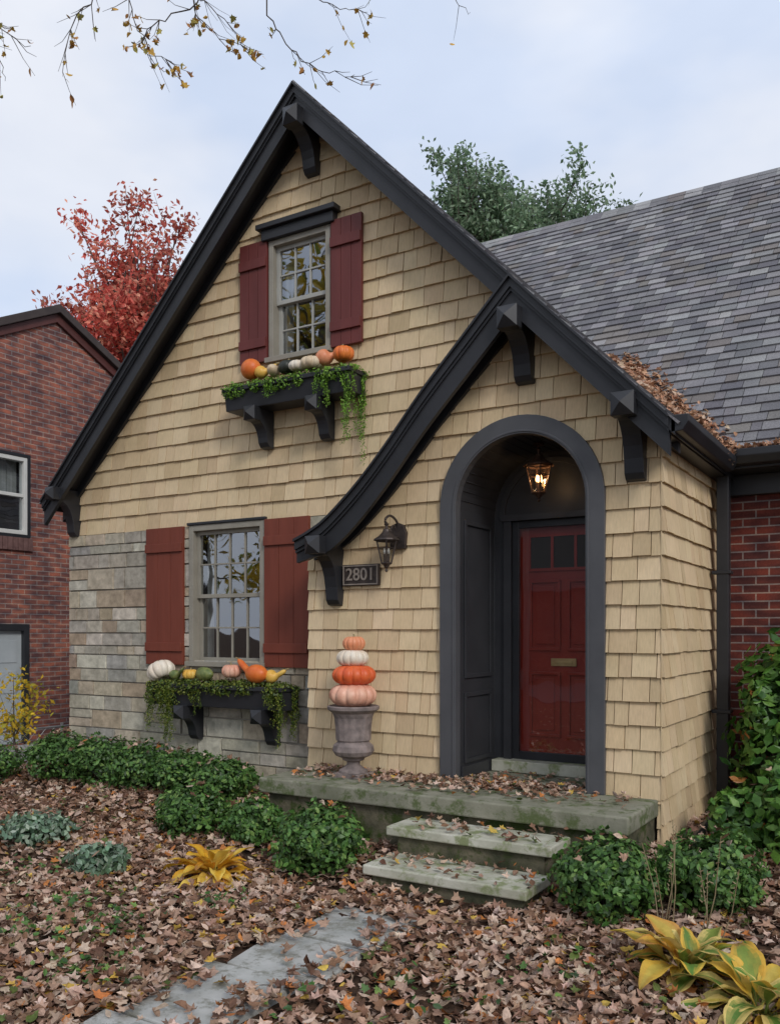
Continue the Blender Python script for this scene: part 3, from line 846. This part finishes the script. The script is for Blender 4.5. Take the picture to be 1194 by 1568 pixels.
for _ in range(5000):
    x = r.uniform(-20, 8); y = r.uniform(-5, 14)
    if blocked(x, y) or (-12 < x < -11.3): continue
    if -.62 < (x*ca+y*sa)/max(.1, (-x*sa+y*ca)) < .62 and (-x*sa+y*ca) < 8: continue
    if x < -11.4 and y > 4: continue
    if y > 8: continue
    leaf(b, Vector((x, y, max(gh(x, y), .036 if x < -9 else 0)+.012)), r.uniform(.06, .09), jit(pick(LP, r), .18, r), r, .3)
b.build('fallen_leaves', M['leafdry'], recalc=False)
b = B(); r = random.Random(77)
RL = [((.54, .31, .19), 4), ((.42, .22, .13), 3), ((.56, .40, .29), 2)]
for _ in range(2300):
    x = r.uniform(-2.75, -1.40)
    yv = (zright(x)-3.24)+7.92
    y = yv - abs(r.gauss(0, .20))
    if y < 6.9: continue
    z = zright(x)+.03
    if r.random() < .35:
        y = yv + abs(r.gauss(0, .10)); z = 3.24+(y-7.92)+.03
    leaf(b, Vector((x, y, z+r.random()*.04)), r.uniform(.045, .075), jit(pick(RL, r), .2, r), r, .5, Vector((.4, -.3, 1)))
for _ in range(900):
    if r.random() < .5: x, y, z = r.uniform(-1.49, -1.38), r.uniform(6.3, 7.9), 3.175
    else: x, y, z = r.uniform(-1.45, .6), r.uniform(7.79, 7.95), 3.24
    leaf(b, Vector((x, y, z+r.random()*.03)), r.uniform(.045, .07), jit(pick(RL, r), .2, r), r, .6)
b.build('roof_leaf_litter', M['leafdry'], recalc=False)

# ------------------------------------------------------------------ pumpkins / urn / window boxes
def pmat(name, c1, c2, sc=9):
    return mat_noise(name, c1, c2, sc, .45, .2, .002, 40, spec=.45)
PM = {'orange': pmat('pumpkin_orange', (.66, .12, .02), (.80, .24, .05)), 'peach': pmat('pumpkin_peach', (.62, .26, .17), (.78, .47, .34)),
      'white': pmat('pumpkin_white', (.68, .58, .46), (.80, .74, .63)), 'coral': pmat('pumpkin_coral', (.66, .22, .10), (.78, .36, .20)),
      'green': pmat('gourd_green', (.05, .10, .03), (.30, .32, .10), 14), 'black': pmat('pumpkin_black', (.015, .018, .015), (.04, .045, .035)),
      'yellow': pmat('gourd_yellow', (.72, .36, .04), (.78, .55, .14)), 'stem': pmat('pumpkin_stem', (.22, .17, .08), (.35, .28, .14)),
      'cream': pmat('squash_cream', (.58, .44, .28), (.72, .60, .44)), 'scarlet': pmat('pumpkin_scarlet', (.58, .075, .02), (.76, .16, .045))}
def pumpkin(loc, rx, h, mat, ribs=10, name='pumpkin', depth=.13, tilt=(0, 0)):
    e = empty(name); b = B(); n = 16; prof = []
    for i in range(n+1):
        ph = math.pi*i/n; r_ = math.sin(ph)**.72*rx; z = -math.cos(ph)*h/2
        dimple = math.exp(-(r_/rx/.35)**2)*h*.16
        z += dimple if z < 0 else -dimple
        prof.append((max(r_, .002), z+h/2))
    ph0 = R.uniform(0, 6); ww = [R.uniform(.8, 1.2) for _ in range(8)]
    def rm(th, z):
        u = th*ribs/2+ph0+.12*math.sin(th*2+ph0)
        return (1-depth*(1-abs(math.sin(u)))**1.6)*(1+.025*math.sin(th*2+ww[0]*5)+.015*math.sin(th*3+ww[1]*7))
    b.lathe(prof, (0, 0, 0), ribs*10, rmod=rm)
    b.build('body', PM[mat], e, smooth=True)
    b = B(); b.tube([(0, 0, h*.80), (.005, 0, h*.95), (rx*.12, .005, h*1.10)], [rx*.14, rx*.09, rx*.075], 7)
    b.build('stem', PM['stem'], e, smooth=True)
    e.location = loc; e.rotation_euler = (tilt[0], tilt[1], R.uniform(0, 6))
    return e
def gourd(loc, L, rbody, mat, rz=0, neck=True, name='gourd'):
    e = empty(name); b = B(); pts = []; rad = []
    for i in range(17):
        t = i/16
        x = L*(t-.4); z = rbody*.95 + (L*.35*max(0, t-.45)**1.3*1.8 if neck else 0)
        body = math.sqrt(max(0, 1-((t-.28)/.30)**2))*rbody if t < .56 else 0
        nk = rbody*(.38 if neck else .0)*(1 if t > .3 else 0)*(1-.4*max(0, t-.6))
        rr_ = max(body, nk, .002)
        if not neck: rr_ = max(.002, rbody*math.sqrt(max(0, 1-((t-.5)/.5)**2)))
        if i == 16: rr_ = .004
        pts.append((x, 0.01*math.sin(t*5), z)); rad.append(rr_)
    rad = [rad[0]] + [(rad[i-1]+2*rad[i]+rad[i+1])/4 for i in range(1, 16)] + [rad[16]]
    b.tube(pts, rad, 20); b.build('body', PM[mat], e, smooth=True)
    b = B(); p = Vector(pts[-1]); b.tube([p-Vector((.01, 0, 0)), p+Vector((.03, 0, .012))], [.010, .007], 6); b.build('stem', PM['stem'], e)
    e.location = loc; e.rotation_euler = (0, 0, rz); return e
urn = empty('garden_urn'); ux, uy = -4.08, 6.10
b = B()
b.box(ux-.125, ux+.125, uy-.125, uy+.125, FL+.001, FL+.035)
prof = [(.001, .035), (.12, .036), (.118, .055), (.085, .075), (.055, .10), (.055, .125), (.09, .14), (.095, .155), (.15, .18), (.172, .215), (.165, .26), (.135, .285), (.130, .30), (.145, .305), (.148, .40), (.158, .49), (.175, .53), (.215, .56), (.218, .585), (.20, .592), (.16, .56), (.001, .55)]
b.lathe(prof, (ux, uy, FL), 64, rmod=lambda th, z: 1+.014*math.sin(th*16)*(1 if .16 < z < .5 else 0))
b.build('bowl_and_foot', M['urn'], urn, smooth=False, bevel=.002)
zz = FL+.575
for rx_, h_, m_, dx_ in ((.200, .205, 'peach', 0), (.180, .180, 'scarlet', .008), (.132, .150, 'white', -.008), (.093, .130, 'coral', .006)):
    pumpkin((ux+dx_, uy, zz), rx_, h_, m_, 12); zz += h_*.87

VG = [((.15, .30, .03), 4), ((.23, .41, .055), 3), ((.07, .17, .02), 2)]
def windowbox(x0, x1, zt, zb, brx, vines, seed, pal, mound=1.0):
    r = random.Random(seed); e = empty('window_box'); b = B(); yf = YW-.30
    b.prism([(YW-.03, zt), (yf, zt), (yf+.03, zb), (YW-.03, zb)], 'x', x0, x1)
    b.box(x0-.015, x1+.015, yf-.02, YW-.031, zt-.03, zt+.012)
    b.build('planter', M['black'], e, bevel=.006)
    bb = B()
    for x in brx: bracket(bb, x, YW-.025, yf+.0, zb-.001, zb-.36, .115)
    bb.build('brackets', M['black'], e, bevel=.005)
    b = B()
    n = int((x1-x0)*12)
    for k in range(n):
        x = x0+(x1-x0)*(k+.5)/n
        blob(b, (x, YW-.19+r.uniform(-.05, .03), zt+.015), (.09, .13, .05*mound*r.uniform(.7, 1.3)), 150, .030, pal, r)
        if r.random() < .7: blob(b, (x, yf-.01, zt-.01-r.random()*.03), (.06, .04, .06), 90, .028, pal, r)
    for (vx, vy, L) in vines:
        for s_ in range(9):
            x = vx+r.uniform(-.06, .06); y = vy+r.uniform(-.03, .03); l = L*r.uniform(.45, 1.1); z = zt+.01
            m_ = int(l/.012)
            for i in range(m_):
                t = i/m_
                p = Vector((x+.015*math.sin(i*.4+s_), y+.012*math.cos(i*.3), z-l*t))
                for q in range(2): leafquad(b, p+Vector((r.gauss(0, .010), r.gauss(0, .010), 0)), .030*(1-.3*t), jit(pick(pal, r), .2, r), r)
    b.build('greenery', M['leaf'], e, recalc=False)
    return e
windowbox(-5.82, -4.36, 4.04, 3.84, (-5.48, -4.76), [(-4.36, YW-.10, .78), (-4.37, YW-.28, .70), (-4.66, YW-.31, .32), (-4.95, YW-.31, .12), (-5.25, YW-.31, .16), (-5.8, YW-.2, .12)], 61, VG)
VD = [((.13, .18, .025), 4), ((.22, .25, .04), 2.5), ((.06, .11, .015), 3)]
windowbox(-6.84, -5.12, 1.17, .96, (-6.40, -5.40), [(-6.82, YW-.30, .46), (-6.70, YW-.31, .40), (-6.58, YW-.31, .62), (-6.50, YW-.31, .55), (-6.2, YW-.31, .30), (-5.16, YW-.29, .55), (-5.12, YW-.12, .52), (-5.24, YW-.31, .24), (-5.6, YW-.31, .12)], 62, VD)
y_ = YW-.21
gourd((-5.56, y_, 4.12), .38, .10, 'orange', 2.6)
gourd((-5.37, y_-.04, 4.11), .22, .06, 'yellow', .4)
gourd((-5.24, y_-.05, 4.11), .20, .055, 'cream', 2.0, neck=False)
pumpkin((-5.10, y_, 4.11), .10, .13, 'black', 9)
pumpkin((-4.95, y_-.06, 4.10), .085, .10, 'white', 9)
pumpkin((-4.81, y_-.03, 4.10), .115, .12, 'cream', 9)
gourd((-4.66, y_, 4.13), .26, .075, 'coral', .5)
pumpkin((-4.48, y_, 4.13), .10, .14, 'orange', 9)
pumpkin((-6.70, y_-.02, 1.21), .15, .20, 'white', 10, tilt=(.5, 0))
gourd((-6.50, y_-.05, 1.22), .26, .05, 'green', -.2)
pumpkin((-6.35, y_, 1.22), .085, .11, 'yellow', 8)
gourd((-6.08, y_-.06, 1.22), .32, .07, 'green', 2.8, neck=False)
pumpkin((-5.80, y_, 1.25), .10, .14, 'peach', 9)
gourd((-5.48, y_-.05, 1.22), .46, .09, 'orange', 2.9)
gourd((-5.26, y_-.03, 1.22), .22, .065, 'yellow', .3)

# ------------------------------------------------------------------ lanterns, plaque
def lantern(name, c, r0, r1, h, mat, lit, roofh=.09, seg=6):
    e = empty(name); b = B(); x, y, z = c
    ring = lambda rr, zz_: [(x+rr*math.cos(2*math.pi*k/seg), y+rr*math.sin(2*math.pi*k/seg), zz_) for k in range(seg)]
    lo, hi = ring(r0, z), ring(r1, z+h)
    for k in range(seg):
        b.tube([lo[k], hi[k]], .006, 5); b.tube([lo[k], lo[(k+1) % seg]], .007, 5); b.tube([hi[k], hi[(k+1) % seg]], .009, 5)
        mlo = [lo[k][i]*.35+hi[k][i]*.65 for i in range(3)]; k2 = (k+1) % seg; mhi = [lo[k2][i]*.35+hi[k2][i]*.65 for i in range(3)]
        b.tube([mlo, mhi], .003, 4)
    b.lathe([(r1*1.15, z+h), (r1*1.1, z+h+.012), (r1*.65, z+h+roofh*.45), (r1*.35, z+h+roofh*.8), (r1*.30, z+h+roofh), (.012, z+h+roofh+.01), (.012, z+h+roofh+.03), (.02, z+h+roofh+.045), (.001, z+h+roofh+.065)], (x, y, 0), 12)
    b.lathe([(.001, z-.075), (.014, z-.062), (.006, z-.045), (.02, z-.03), (r0*.6, z-.015), (r0*1.05, z), (.001, z+.004)], (x, y, 0), 12)
    for k in range(3):
        th = k*2.1; b.tube([(x+.02*math.cos(th), y+.02*math.sin(th), z), (x+.02*math.cos(th), y+.02*math.sin(th), z+h*.4)], .007, 6)
    b.build('frame', M[mat], e, recalc=True)
    g_ = B()
    for k in range(seg):
        k2 = (k+1) % seg; g_.face([lo[k], lo[k2], hi[k2], hi[k]])
    g_.build('glass', M['lampglass'], e, recalc=False)
    q = B()
    for k in range(3):
        th = k*2.1; q.lathe([(.002, z+h*.4), (.010, z+h*.46), (.011, z+h*.52), (.003, z+h*.66)], (x+.02*math.cos(th), y+.02*math.sin(th), 0), 8)
    q.build('candle_bulbs', M['bulb'] if lit else M['white'], e, smooth=True)
    return e
pl = lantern('pendant_lantern', (-2.70, 6.74, 2.83), .055, .108, .22, 'copper', True)
b = B(); b.tube([(-2.70, 6.74, 3.10), (-2.70, 6.74, 3.235)], .006, 6); b.lathe([(.05, 3.22), (.045, 3.235), (.001, 3.24)], (-2.70, 6.74, 0), 12)
b.build('chain_and_canopy', M['copper'], pl)
ld = bpy.data.lights.new('lantern_light', 'POINT'); ld.energy = 1.8; ld.color = (1, .62, .30); ld.shadow_soft_size = .03
lo_ = bpy.data.objects.new('lantern_light', ld); lo_.location = (-2.70, 6.74, 2.97); scene.collection.objects.link(lo_); lo_.parent = pl
wl = lantern('wall_lantern', (-3.83, 6.22, 2.27), .045, .095, .19, 'iron', False)
b = B()
arm = [(-3.83, 6.22, 2.58), (-3.83, 6.20, 2.63), (-3.82, 6.26, 2.67), (-3.80, 6.33, 2.63), (-3.80, 6.37, 2.55)]
b.tube(catmull(arm, 5), .011, 6)
b.tube(catmull([(-3.80, 6.36, 2.50), (-3.80, 6.28, 2.50), (-3.80, 6.24, 2.55), (-3.80, 6.28, 2.59), (-3.80, 6.31, 2.56)], 5), .008, 6)
b.prism([(-3.87, 2.40), (-3.73, 2.40), (-3.72, 2.53), (-3.75, 2.60), (-3.80, 2.62), (-3.85, 2.60), (-3.88, 2.53)], 'y', 6.345, 6.385)
b.build('arm_and_backplate', M['iron'], wl, bevel=.004)
pq = empty('house_number_plaque')
b = B(); b.box(-4.36, -3.985, 6.345, 6.376, 2.10, 2.285); b.build('plate', M['iron'], pq, bevel=.006)
b = B()
for (a_, c_, z0_, z1_) in ((-4.35, -3.995, 2.108, 2.118), (-4.35, -3.995, 2.267, 2.277), (-4.35, -4.34, 2.118, 2.267), (-4.005, -3.995, 2.118, 2.267)): b.box(a_, c_, 6.338, 6.3445, z0_, z1_)
cu = bpy.data.curves.new('numerals', 'FONT'); cu.body = '2801'; cu.size = .15; cu.extrude = .004; cu.align_x = 'CENTER'; cu.align_y = 'CENTER'; cu.offset = .001
to = bpy.data.objects.new('numerals', cu); to.location = (-4.172, 6.340, 2.193); to.rotation_euler = (math.pi/2, 0, 0); scene.collection.objects.link(to)
pew = mat_noise('pewter', (.26, .22, .19), (.38, .33, .28), 20, .5, .1, .002, metallic=.3)
cu.materials.append(pew); to.parent = pq
b.build('rim', pew, pq)

# ------------------------------------------------------------------ neighbour brick house
nb = empty('brick_house'); NX = -11.5; NY, NZ = 8.93, 6.62
def ntop(y): return NZ - .5*abs(y-NY)
wn = (7.25, 8.42, 3.15, 4.30); dn = (7.55, 8.45, .05, 1.82)
b = B(); backing(b, (NX, 0, 0), (0, 1, 0), (0, 0, 1), 4.4, 13.4, -.1, 6.6, top=ntop, holes=[wn, dn], step=.25, uvs=True)
backing(b, (0, 4.4, 0), (1, 0, 0), (0, 0, 1), -20, NX, -.1, 4.36, step=10, uvs=True)
b.build('walls', M['brickL'], nb, recalc=False)
b = B()
b.prism([(4.0, ntop(4.0)+.0), (NY, NZ), (13.9, ntop(13.9)), (13.9, ntop(13.9)+.12), (NY, NZ+.13), (4.0, ntop(4.0)+.12)], 'x', -20.5, NX+.12)
b.build('roof', mat_noise('dark_roof', (.035, .025, .024), (.06, .045, .04), 4, .7), nb, bevel=.01)
b = B(); b.prism([(4.0, ntop(4.0)-.14), (NY, NZ-.14), (13.9, ntop(13.9)-.14), (13.9, ntop(13.9)-.002), (NY, NZ-.002), (4.0, ntop(4.0)-.002)], 'x', NX+.003, NX+.05)
b.build('rake_board', mat_noise('oxblood_trim', (.07, .022, .018), (.10, .03, .026), 4, .6), nb, bevel=.006)
y0, y1, z0, z1 = wn; xo = NX+.02
b = B()
for k in range(16):
    ya = y0-.1+k*.085
    if ya+.08 < y1+.12: b.box(NX-.08, xo+.02, ya, ya+.075, z0-.24, z0-.05)
b.build('soldier_sill', mat_noise('soldier_sill', (.10, .05, .045), (.18, .10, .09), 12), nb, bevel=.003)
b = B()
b.box(NX-.1, xo, y0, y0+.06, z0, z1); b.box(NX-.1, xo, y1-.06, y1, z0, z1); b.box(NX-.1, xo, y0+.06, y1-.06, z1-.06, z1); b.box(NX-.1, xo, y0+.06, y1-.06, z0, z0+.06)
b.box(NX-.08, xo-.01, y0+.06, y1-.06, (z0+z1)/2-.02, (z0+z1)/2+.03)
b.build('window_frame', M['white'], nb, bevel=.004)
b = B()
b.box(NX-.12, xo+.01, y0-.05, y0-.001, z0-.04, z1+.05); b.box(NX-.12, xo+.01, y1+.001, y1+.05, z0-.04, z1+.05); b.box(NX-.12, xo+.01, y0, y1, z1+.001, z1+.05); b.box(NX-.12, xo+.01, y0, y1, z0-.05, z0-.001)
dy0, dy1, dz0, dz1 = dn
b.box(NX-.1, xo+.01, dy0, dy0+.07, dz0, dz1); b.box(NX-.1, xo+.01, dy1-.09, dy1, dz0, dz1); b.box(NX-.1, xo+.01, dy0+.07, dy1-.09, dz1-.10, dz1)
b.build('door_frame', M['black'], nb, bevel=.004)
b = B(); b.box(NX-.09, NX-.04, dy0+.07, dy1-.09, dz0, dz1-.10)
for zz_ in (.3, .8, 1.25): b.box(NX-.039, NX-.03, dy0+.16, dy1-.18, zz_, zz_+.33)
b.build('side_door', M['dooroff'], nb, bevel=.003)
b = B(); b.face([(NX-.03, y0, z0), (NX-.03, y1, z0), (NX-.03, y1, z1), (NX-.03, y0, z1)]); b.build('glass', M['glass'], nb, recalc=False)
b = B()
for k in range(20):
    ya = y0+.05+(y1-y0-.1)*k/20; b.box(NX-.20+.012*(k % 2), NX-.18+.012*(k % 2), ya, ya+.05, (z0+z1)/2, z1)
b.build('curtain', M['curtain'], nb)
b = B(); b.box(NX-1.5, NX-.3, y0-.3, y1+.3, z0-.3, z1+.3); b.build('room', M['room'], nb)
fe = empty('chain_link_fence'); b = B()
fx = -9.15
for k in range(26):
    ya = 3.6+k*.12
    b.tube([(fx, ya, .04), (fx, ya+.5, .54)], .0035, 4, cap=False); b.tube([(fx, ya+.5, .04), (fx, ya, .54)], .0035, 4, cap=False)
b.tube([(fx, 3.5, .54), (fx, 7.3, .54)], .012, 6)
for ya in (3.6, 5.4, 7.2): b.tube([(fx, ya, 0), (fx, ya, .58)], .02, 8)
b.build('mesh_and_posts', M['wire'], fe)

# ------------------------------------------------------------------ trees
def tree(name, base, h0, crown_c, crown_r, pal, seed, limbs=26, twigs=10, leaves=14, size=.12, trunk=.16, spread=.35, upw=.5, droop=0, bare=.55):
    r = random.Random(seed); e = empty(name); b = B(); lf = B()
    base = Vector(base); cc = Vector(crown_c); fork = Vector((base.x+(cc.x-base.x)*.3, base.y+(cc.y-base.y)*.3, base.z+h0))
    b.tube([base, (base+fork)/2+Vector((.05, .03, 0)), fork, fork+(cc-fork)*.6, cc+Vector((0, 0, crown_r[2]*.7))], [trunk, trunk*.85, trunk*.7, trunk*.4, trunk*.08], 8)
    for i in range(limbs):
        d = Vector((r.gauss(0, 1), r.gauss(0, 1), r.gauss(0, 1)+.25)).normalized()
        k = r.uniform(bare, 1.08)
        end = cc+Vector((d.x*crown_r[0], d.y*crown_r[1], d.z*crown_r[2]))*k
        s = fork+(cc+Vector((0, 0, crown_r[2]*.5))-fork)*r.uniform(0, .9)
        if s.z > end.z: s.z = max(fork.z, end.z-.5)
        mid = (s+end)/2+Vector((r.gauss(0, .2), r.gauss(0, .2), -.1*crown_r[2]*.5))
        b.tube([s, mid, end], [trunk*.22, trunk*.12, trunk*.03], 5)
        shade = r.uniform(.7, 1.15)
        for j in range(twigs):
            t = r.uniform(.3, 1.0)
            p = s.lerp(mid, t*2) if t < .5 else mid.lerp(end, t*2-1)
            dd = Vector((r.gauss(0, 1), r.gauss(0, 1), r.gauss(0, .7)+upw)).normalized()
            L = r.uniform(.5, 1.2)*spread*crown_r[0]*.6
            q = p+dd*L
            b.tube([p, (p+q)/2+Vector((0, 0, -.03)), q], [trunk*.04, trunk*.03, trunk*.01], 3, cap=False)
            for m_ in range(leaves):
                t2 = r.uniform(.1, 1.1); pp = p+(q-p)*t2+Vector((r.gauss(0, 1), r.gauss(0, 1), r.gauss(0, 1)-droop))*(size*.75)
                c = jit(pick(pal, r), .2, r); leafquad(lf, pp, size, tuple(x*shade for x in c), r, .6)
    b.build('trunk_and_branches', M['bark'], e); lf.build('foliage', M['treeleaf'], e, recalc=False)
    return e
REDP = [((.64, .15, .11), 5), ((.72, .25, .18), 3.5), ((.46, .07, .055), 2.5), ((.75, .36, .24), 1.5)]
tree('red_maple_tree', (-16.9, 15.3, 0), 5.0, (-16.75, 15.3, 8.9), (2.3, 2.3, 3.5), REDP, 101, 95, 14, 18, .16, .20, .40, 1.0)
GRP = [((.22, .32, .19), 4), ((.30, .40, .26), 3), ((.13, .21, .11), 2)]  # far foliage greens, lightened: misty haze is put into the leaf colours
GRD = [((.10, .17, .07), 4), ((.16, .23, .11), 3), ((.06, .10, .04), 2)]
tree('green_tree', (-12.8, 25.3, 0), 9, (-12.35, 25.55, 15.0), (1.9, 1.9, 2.7), GRP, 102, 75, 12, 16, .18, .20, .42, .3)
tree('green_tree', (-10.6, 26.4, 0), 9, (-10.3, 26.45, 13.9), (2.5, 2.5, 2.3), GRP, 103, 85, 12, 16, .18, .20, .40, .3)
tree('green_tree', (-15.0, 24.2, 0), 9, (-14.6, 24.4, 14.0), (.9, .9, 3.1), GRP, 104, 36, 9, 12, .17, .14, .45, .3)
YLP = [((.60, .42, .05), 5), ((.45, .36, .06), 3), ((.25, .28, .05), 2)]
tree('yellow_maple_tree', (-17, -9, 0), 4, (-17, -9, 9.5), (4.5, 4.5, 5.5), YLP, 105, 40, 10, 12, .38, .3, .4, .3)
tree('green_oak_tree', (-8, -15, 0), 4, (-8, -15, 8.0), (4.5, 4.5, 5.0), GRD, 106, 34, 9, 10, .42, .3, .4, .3)
tree('yellow_maple_tree', (-27, -15, 0), 4, (-27, -15, 9.5), (5, 5, 5.5), YLP, 107, 34, 9, 10, .45, .3, .4, .3)
tree('yellow_sapling', (-9.02, 6.45, 0), .4, (-9.05, 6.45, .92), (.34, .34, .42), [((.68, .46, .04), 4), ((.50, .45, .06), 2)], 108, 16, 6, 5, .075, .02, .6, .3)
oh = empty('brick_house'); b = B()
backing(b, (0, -20, 0), (1, 0, 0), (0, 0, 1), -20, -7, 0, 3.6, step=20, uvs=True); b.build('front_wall', M['brickL'], oh, recalc=False)
b = B(); b.prism([(-19.6, 3.5), (-24, 7.6), (-28, 3.5)], 'x', -20.4, -6.6); b.build('roof', M['black'], oh)
b = B(); b.box(-17, -15.6, -20, -19.93, 1, 2.6); b.box(-11, -9.6, -20, -19.93, 1, 2.6); b.build('windows', M['white'], oh)

# overhanging street tree
ot = empty('bare_maple_tree'); b = B(); lf = B(); r = random.Random(31)
axd = Vector((ca, sa, 0)); fwd = Vector((-sa, ca, 0))
def Q(lat, z, dep=5.5): return axd*lat+fwd*dep+Vector((0, 0, z))
tb = Q(-4.6, 0, 5.3)
b.tube([tb, tb+Vector((.05, 0, 2.5)), tb+Vector((.1, .05, 5)), tb+Vector((.2, 0, 8))], [.22, .19, .14, .05], 10)
limbs = [[Q(-4.6, 4.6, 5.3), Q(-3.4, 6.1), Q(-2.2, 6.35), Q(-1.0, 6.25), Q(.4, 6.0)],
         [Q(-4.6, 5.0, 5.3), Q(-3.6, 6.3, 5.0), Q(-2.6, 6.4, 4.8), Q(-1.6, 6.2, 4.7)]]
for L in limbs: b.tube(catmull([tuple(q) for q in L], 5), [.06-.05*i/20 for i in range(len(catmull([tuple(q) for q in L], 5)))], 6)
OP = [((.60, .36, .07), 4), ((.42, .20, .06), 3), ((.52, .45, .12), 2)]
def twig(pts, r0=.010, sub=5, lv=1.0):
    C = [Vector(q) for q in catmull([tuple(p) for p in pts], 5)]
    r0 *= .62
    for i in range(1, len(C)-1): C[i] += Vector((r.gauss(0, .008), r.gauss(0, .008), r.gauss(0, .010)))
    n = len(C); b.tube(C, [r0*(1-.75*i/n) for i in range(n)], 5)
    for k in range(sub):
        i = r.randint(n//5, n-2); p = C[i]; d = (C[min(i+2, n-1)]-C[i-1]).normalized()
        dd = (d+Vector((r.gauss(0, .5), r.gauss(0, .5), r.gauss(-.1, .45)))).normalized(); l = r.uniform(.08, .26)
        q1 = p+dd*l*.5+Vector((0, 0, -.015)); q2 = p+dd*l+Vector((0, 0, -.02+r.uniform(0, .05)))
        b.tube([p, q1, q2], [r0*.5, r0*.35, r0*.2], 4, cap=False)
        for m_ in range(3):
            if r.random() < .6*lv:
                pp = p.lerp(q2, r.uniform(.4, 1.03))+Vector((r.gauss(0, .01), r.gauss(0, .01), -.02))
                leaf(lf, pp, r.uniform(.032, .052), jit(pick(OP, r), .2, r), r, 1.5)
twig([Q(-.80, 6.2), Q(-.76, 5.58), Q(-.62, 5.35), Q(-.42, 5.19), Q(-.22, 5.18)], .009, 14, .5)
twig([Q(-1.05, 6.15), Q(-1.2, 5.64), Q(-1.45, 5.52), Q(-1.55, 5.35), Q(-1.36, 5.26)], .009, 18, 1.2)
twig([Q(-1.2, 6.15), Q(-1.22, 5.64), Q(-1.10, 5.45), Q(-.85, 5.30)], .008, 16, 1.1)
twig([Q(-1.2, 5.66), Q(-1.05, 5.54), Q(-.92, 5.38)], .006, 10, 1)
twig([Q(-1.8, 6.2), Q(-1.85, 5.7), Q(-2.0, 5.45), Q(-2.04, 5.17)], .009, 14, .8)
twig([Q(-1.7, 6.1), Q(-1.65, 5.72), Q(-1.55, 5.42), Q(-1.42, 5.21)], .008, 12, 1)
twig([Q(-2.9, 6.2), Q(-2.6, 5.7), Q(-2.45, 5.48), Q(-2.24, 5.36)], .009, 12, .6)
twig([Q(-2.9, 5.9), Q(-2.6, 5.45), Q(-2.44, 5.28), Q(-2.40, 5.14)], .008, 8, .9)
twig([Q(-.6, 6.1), Q(-.48, 5.70), Q(-.32, 5.60), Q(-.14, 5.57)], .007, 8, .6)
twig([Q(.25, 5.98), Q(.38, 5.68), Q(.50, 5.57)], .006, 1, .2)
b.build('trunk_and_branches', M['bark'], ot); lf.build('last_leaves', M['leafdry'], ot, recalc=False)

# ------------------------------------------------------------------ camera, light, world
cd = bpy.data.cameras.new('camera'); cam = bpy.data.objects.new('camera', cd); scene.collection.objects.link(cam)
cam.location = (0, 0, 1.70); cam.rotation_euler = (math.radians(90), 0, math.radians(31.4))
cd.sensor_fit = 'VERTICAL'; cd.sensor_height = 36; cd.sensor_width = 36; cd.lens = 30.97; cd.shift_y = .1173; cd.clip_end = 2000
scene.camera = cam
sd = Vector((.95, -.68, .80)).normalized()
sun = bpy.data.lights.new('sun', 'SUN'); sun.energy = 1.5; sun.angle = math.radians(14); sun.color = (1, .96, .91)
so = bpy.data.objects.new('sun', sun); so.rotation_euler = sd.to_track_quat('Z', 'Y').to_euler(); scene.collection.objects.link(so)
w = bpy.data.worlds.new('World'); scene.world = w; w.use_nodes = True; nt = w.node_tree
bg = nt.nodes['Background']; bg.inputs['Strength'].default_value = .15
sky = N(nt, 'ShaderNodeTexSky'); sky.sky_type = 'NISHITA'; sky.sun_disc = False
sky.sun_elevation = math.asin(sd.z); sky.sun_rotation = math.atan2(sd.x, sd.y); sky.air_density = 1; sky.dust_density = 1.5
tc = N(nt, 'ShaderNodeTexCoord'); mp = N(nt, 'ShaderNodeMapping'); mp.inputs['Scale'].default_value = (1, 1, 2.2)
nt.links.new(tc.outputs['Generated'], mp.inputs['Vector'])
nz = N(nt, 'ShaderNodeTexNoise'); nz.inputs['Scale'].default_value = 2.2; nz.inputs['Detail'].default_value = 5; nz.inputs['Roughness'].default_value = .5
nt.links.new(mp.outputs[0], nz.inputs['Vector'])
rp = ramp(nt, nz.outputs['Fac'], [(.3, (.72,)*3), (.62, (.97,)*3)])
nz2 = N(nt, 'ShaderNodeTexNoise'); nz2.inputs['Scale'].default_value = 3.0; nz2.inputs['Detail'].default_value = 4
nt.links.new(mp.outputs[0], nz2.inputs['Vector'])
rp2 = ramp(nt, nz2.outputs['Fac'], [(.36, (.56, .635, .78)), (.62, (.75, .77, .825))])
gain = N(nt, 'ShaderNodeVectorMath', operation='SCALE'); gain.inputs['Scale'].default_value = 8.3
nt.links.new(rp2.outputs[0], gain.inputs[0])
mm = mixc(nt, rp.outputs[0], sky.outputs[0], gain.outputs[0])
nt.links.new(mm, bg.inputs['Color'])
print('OBJS', len(bpy.data.objects))
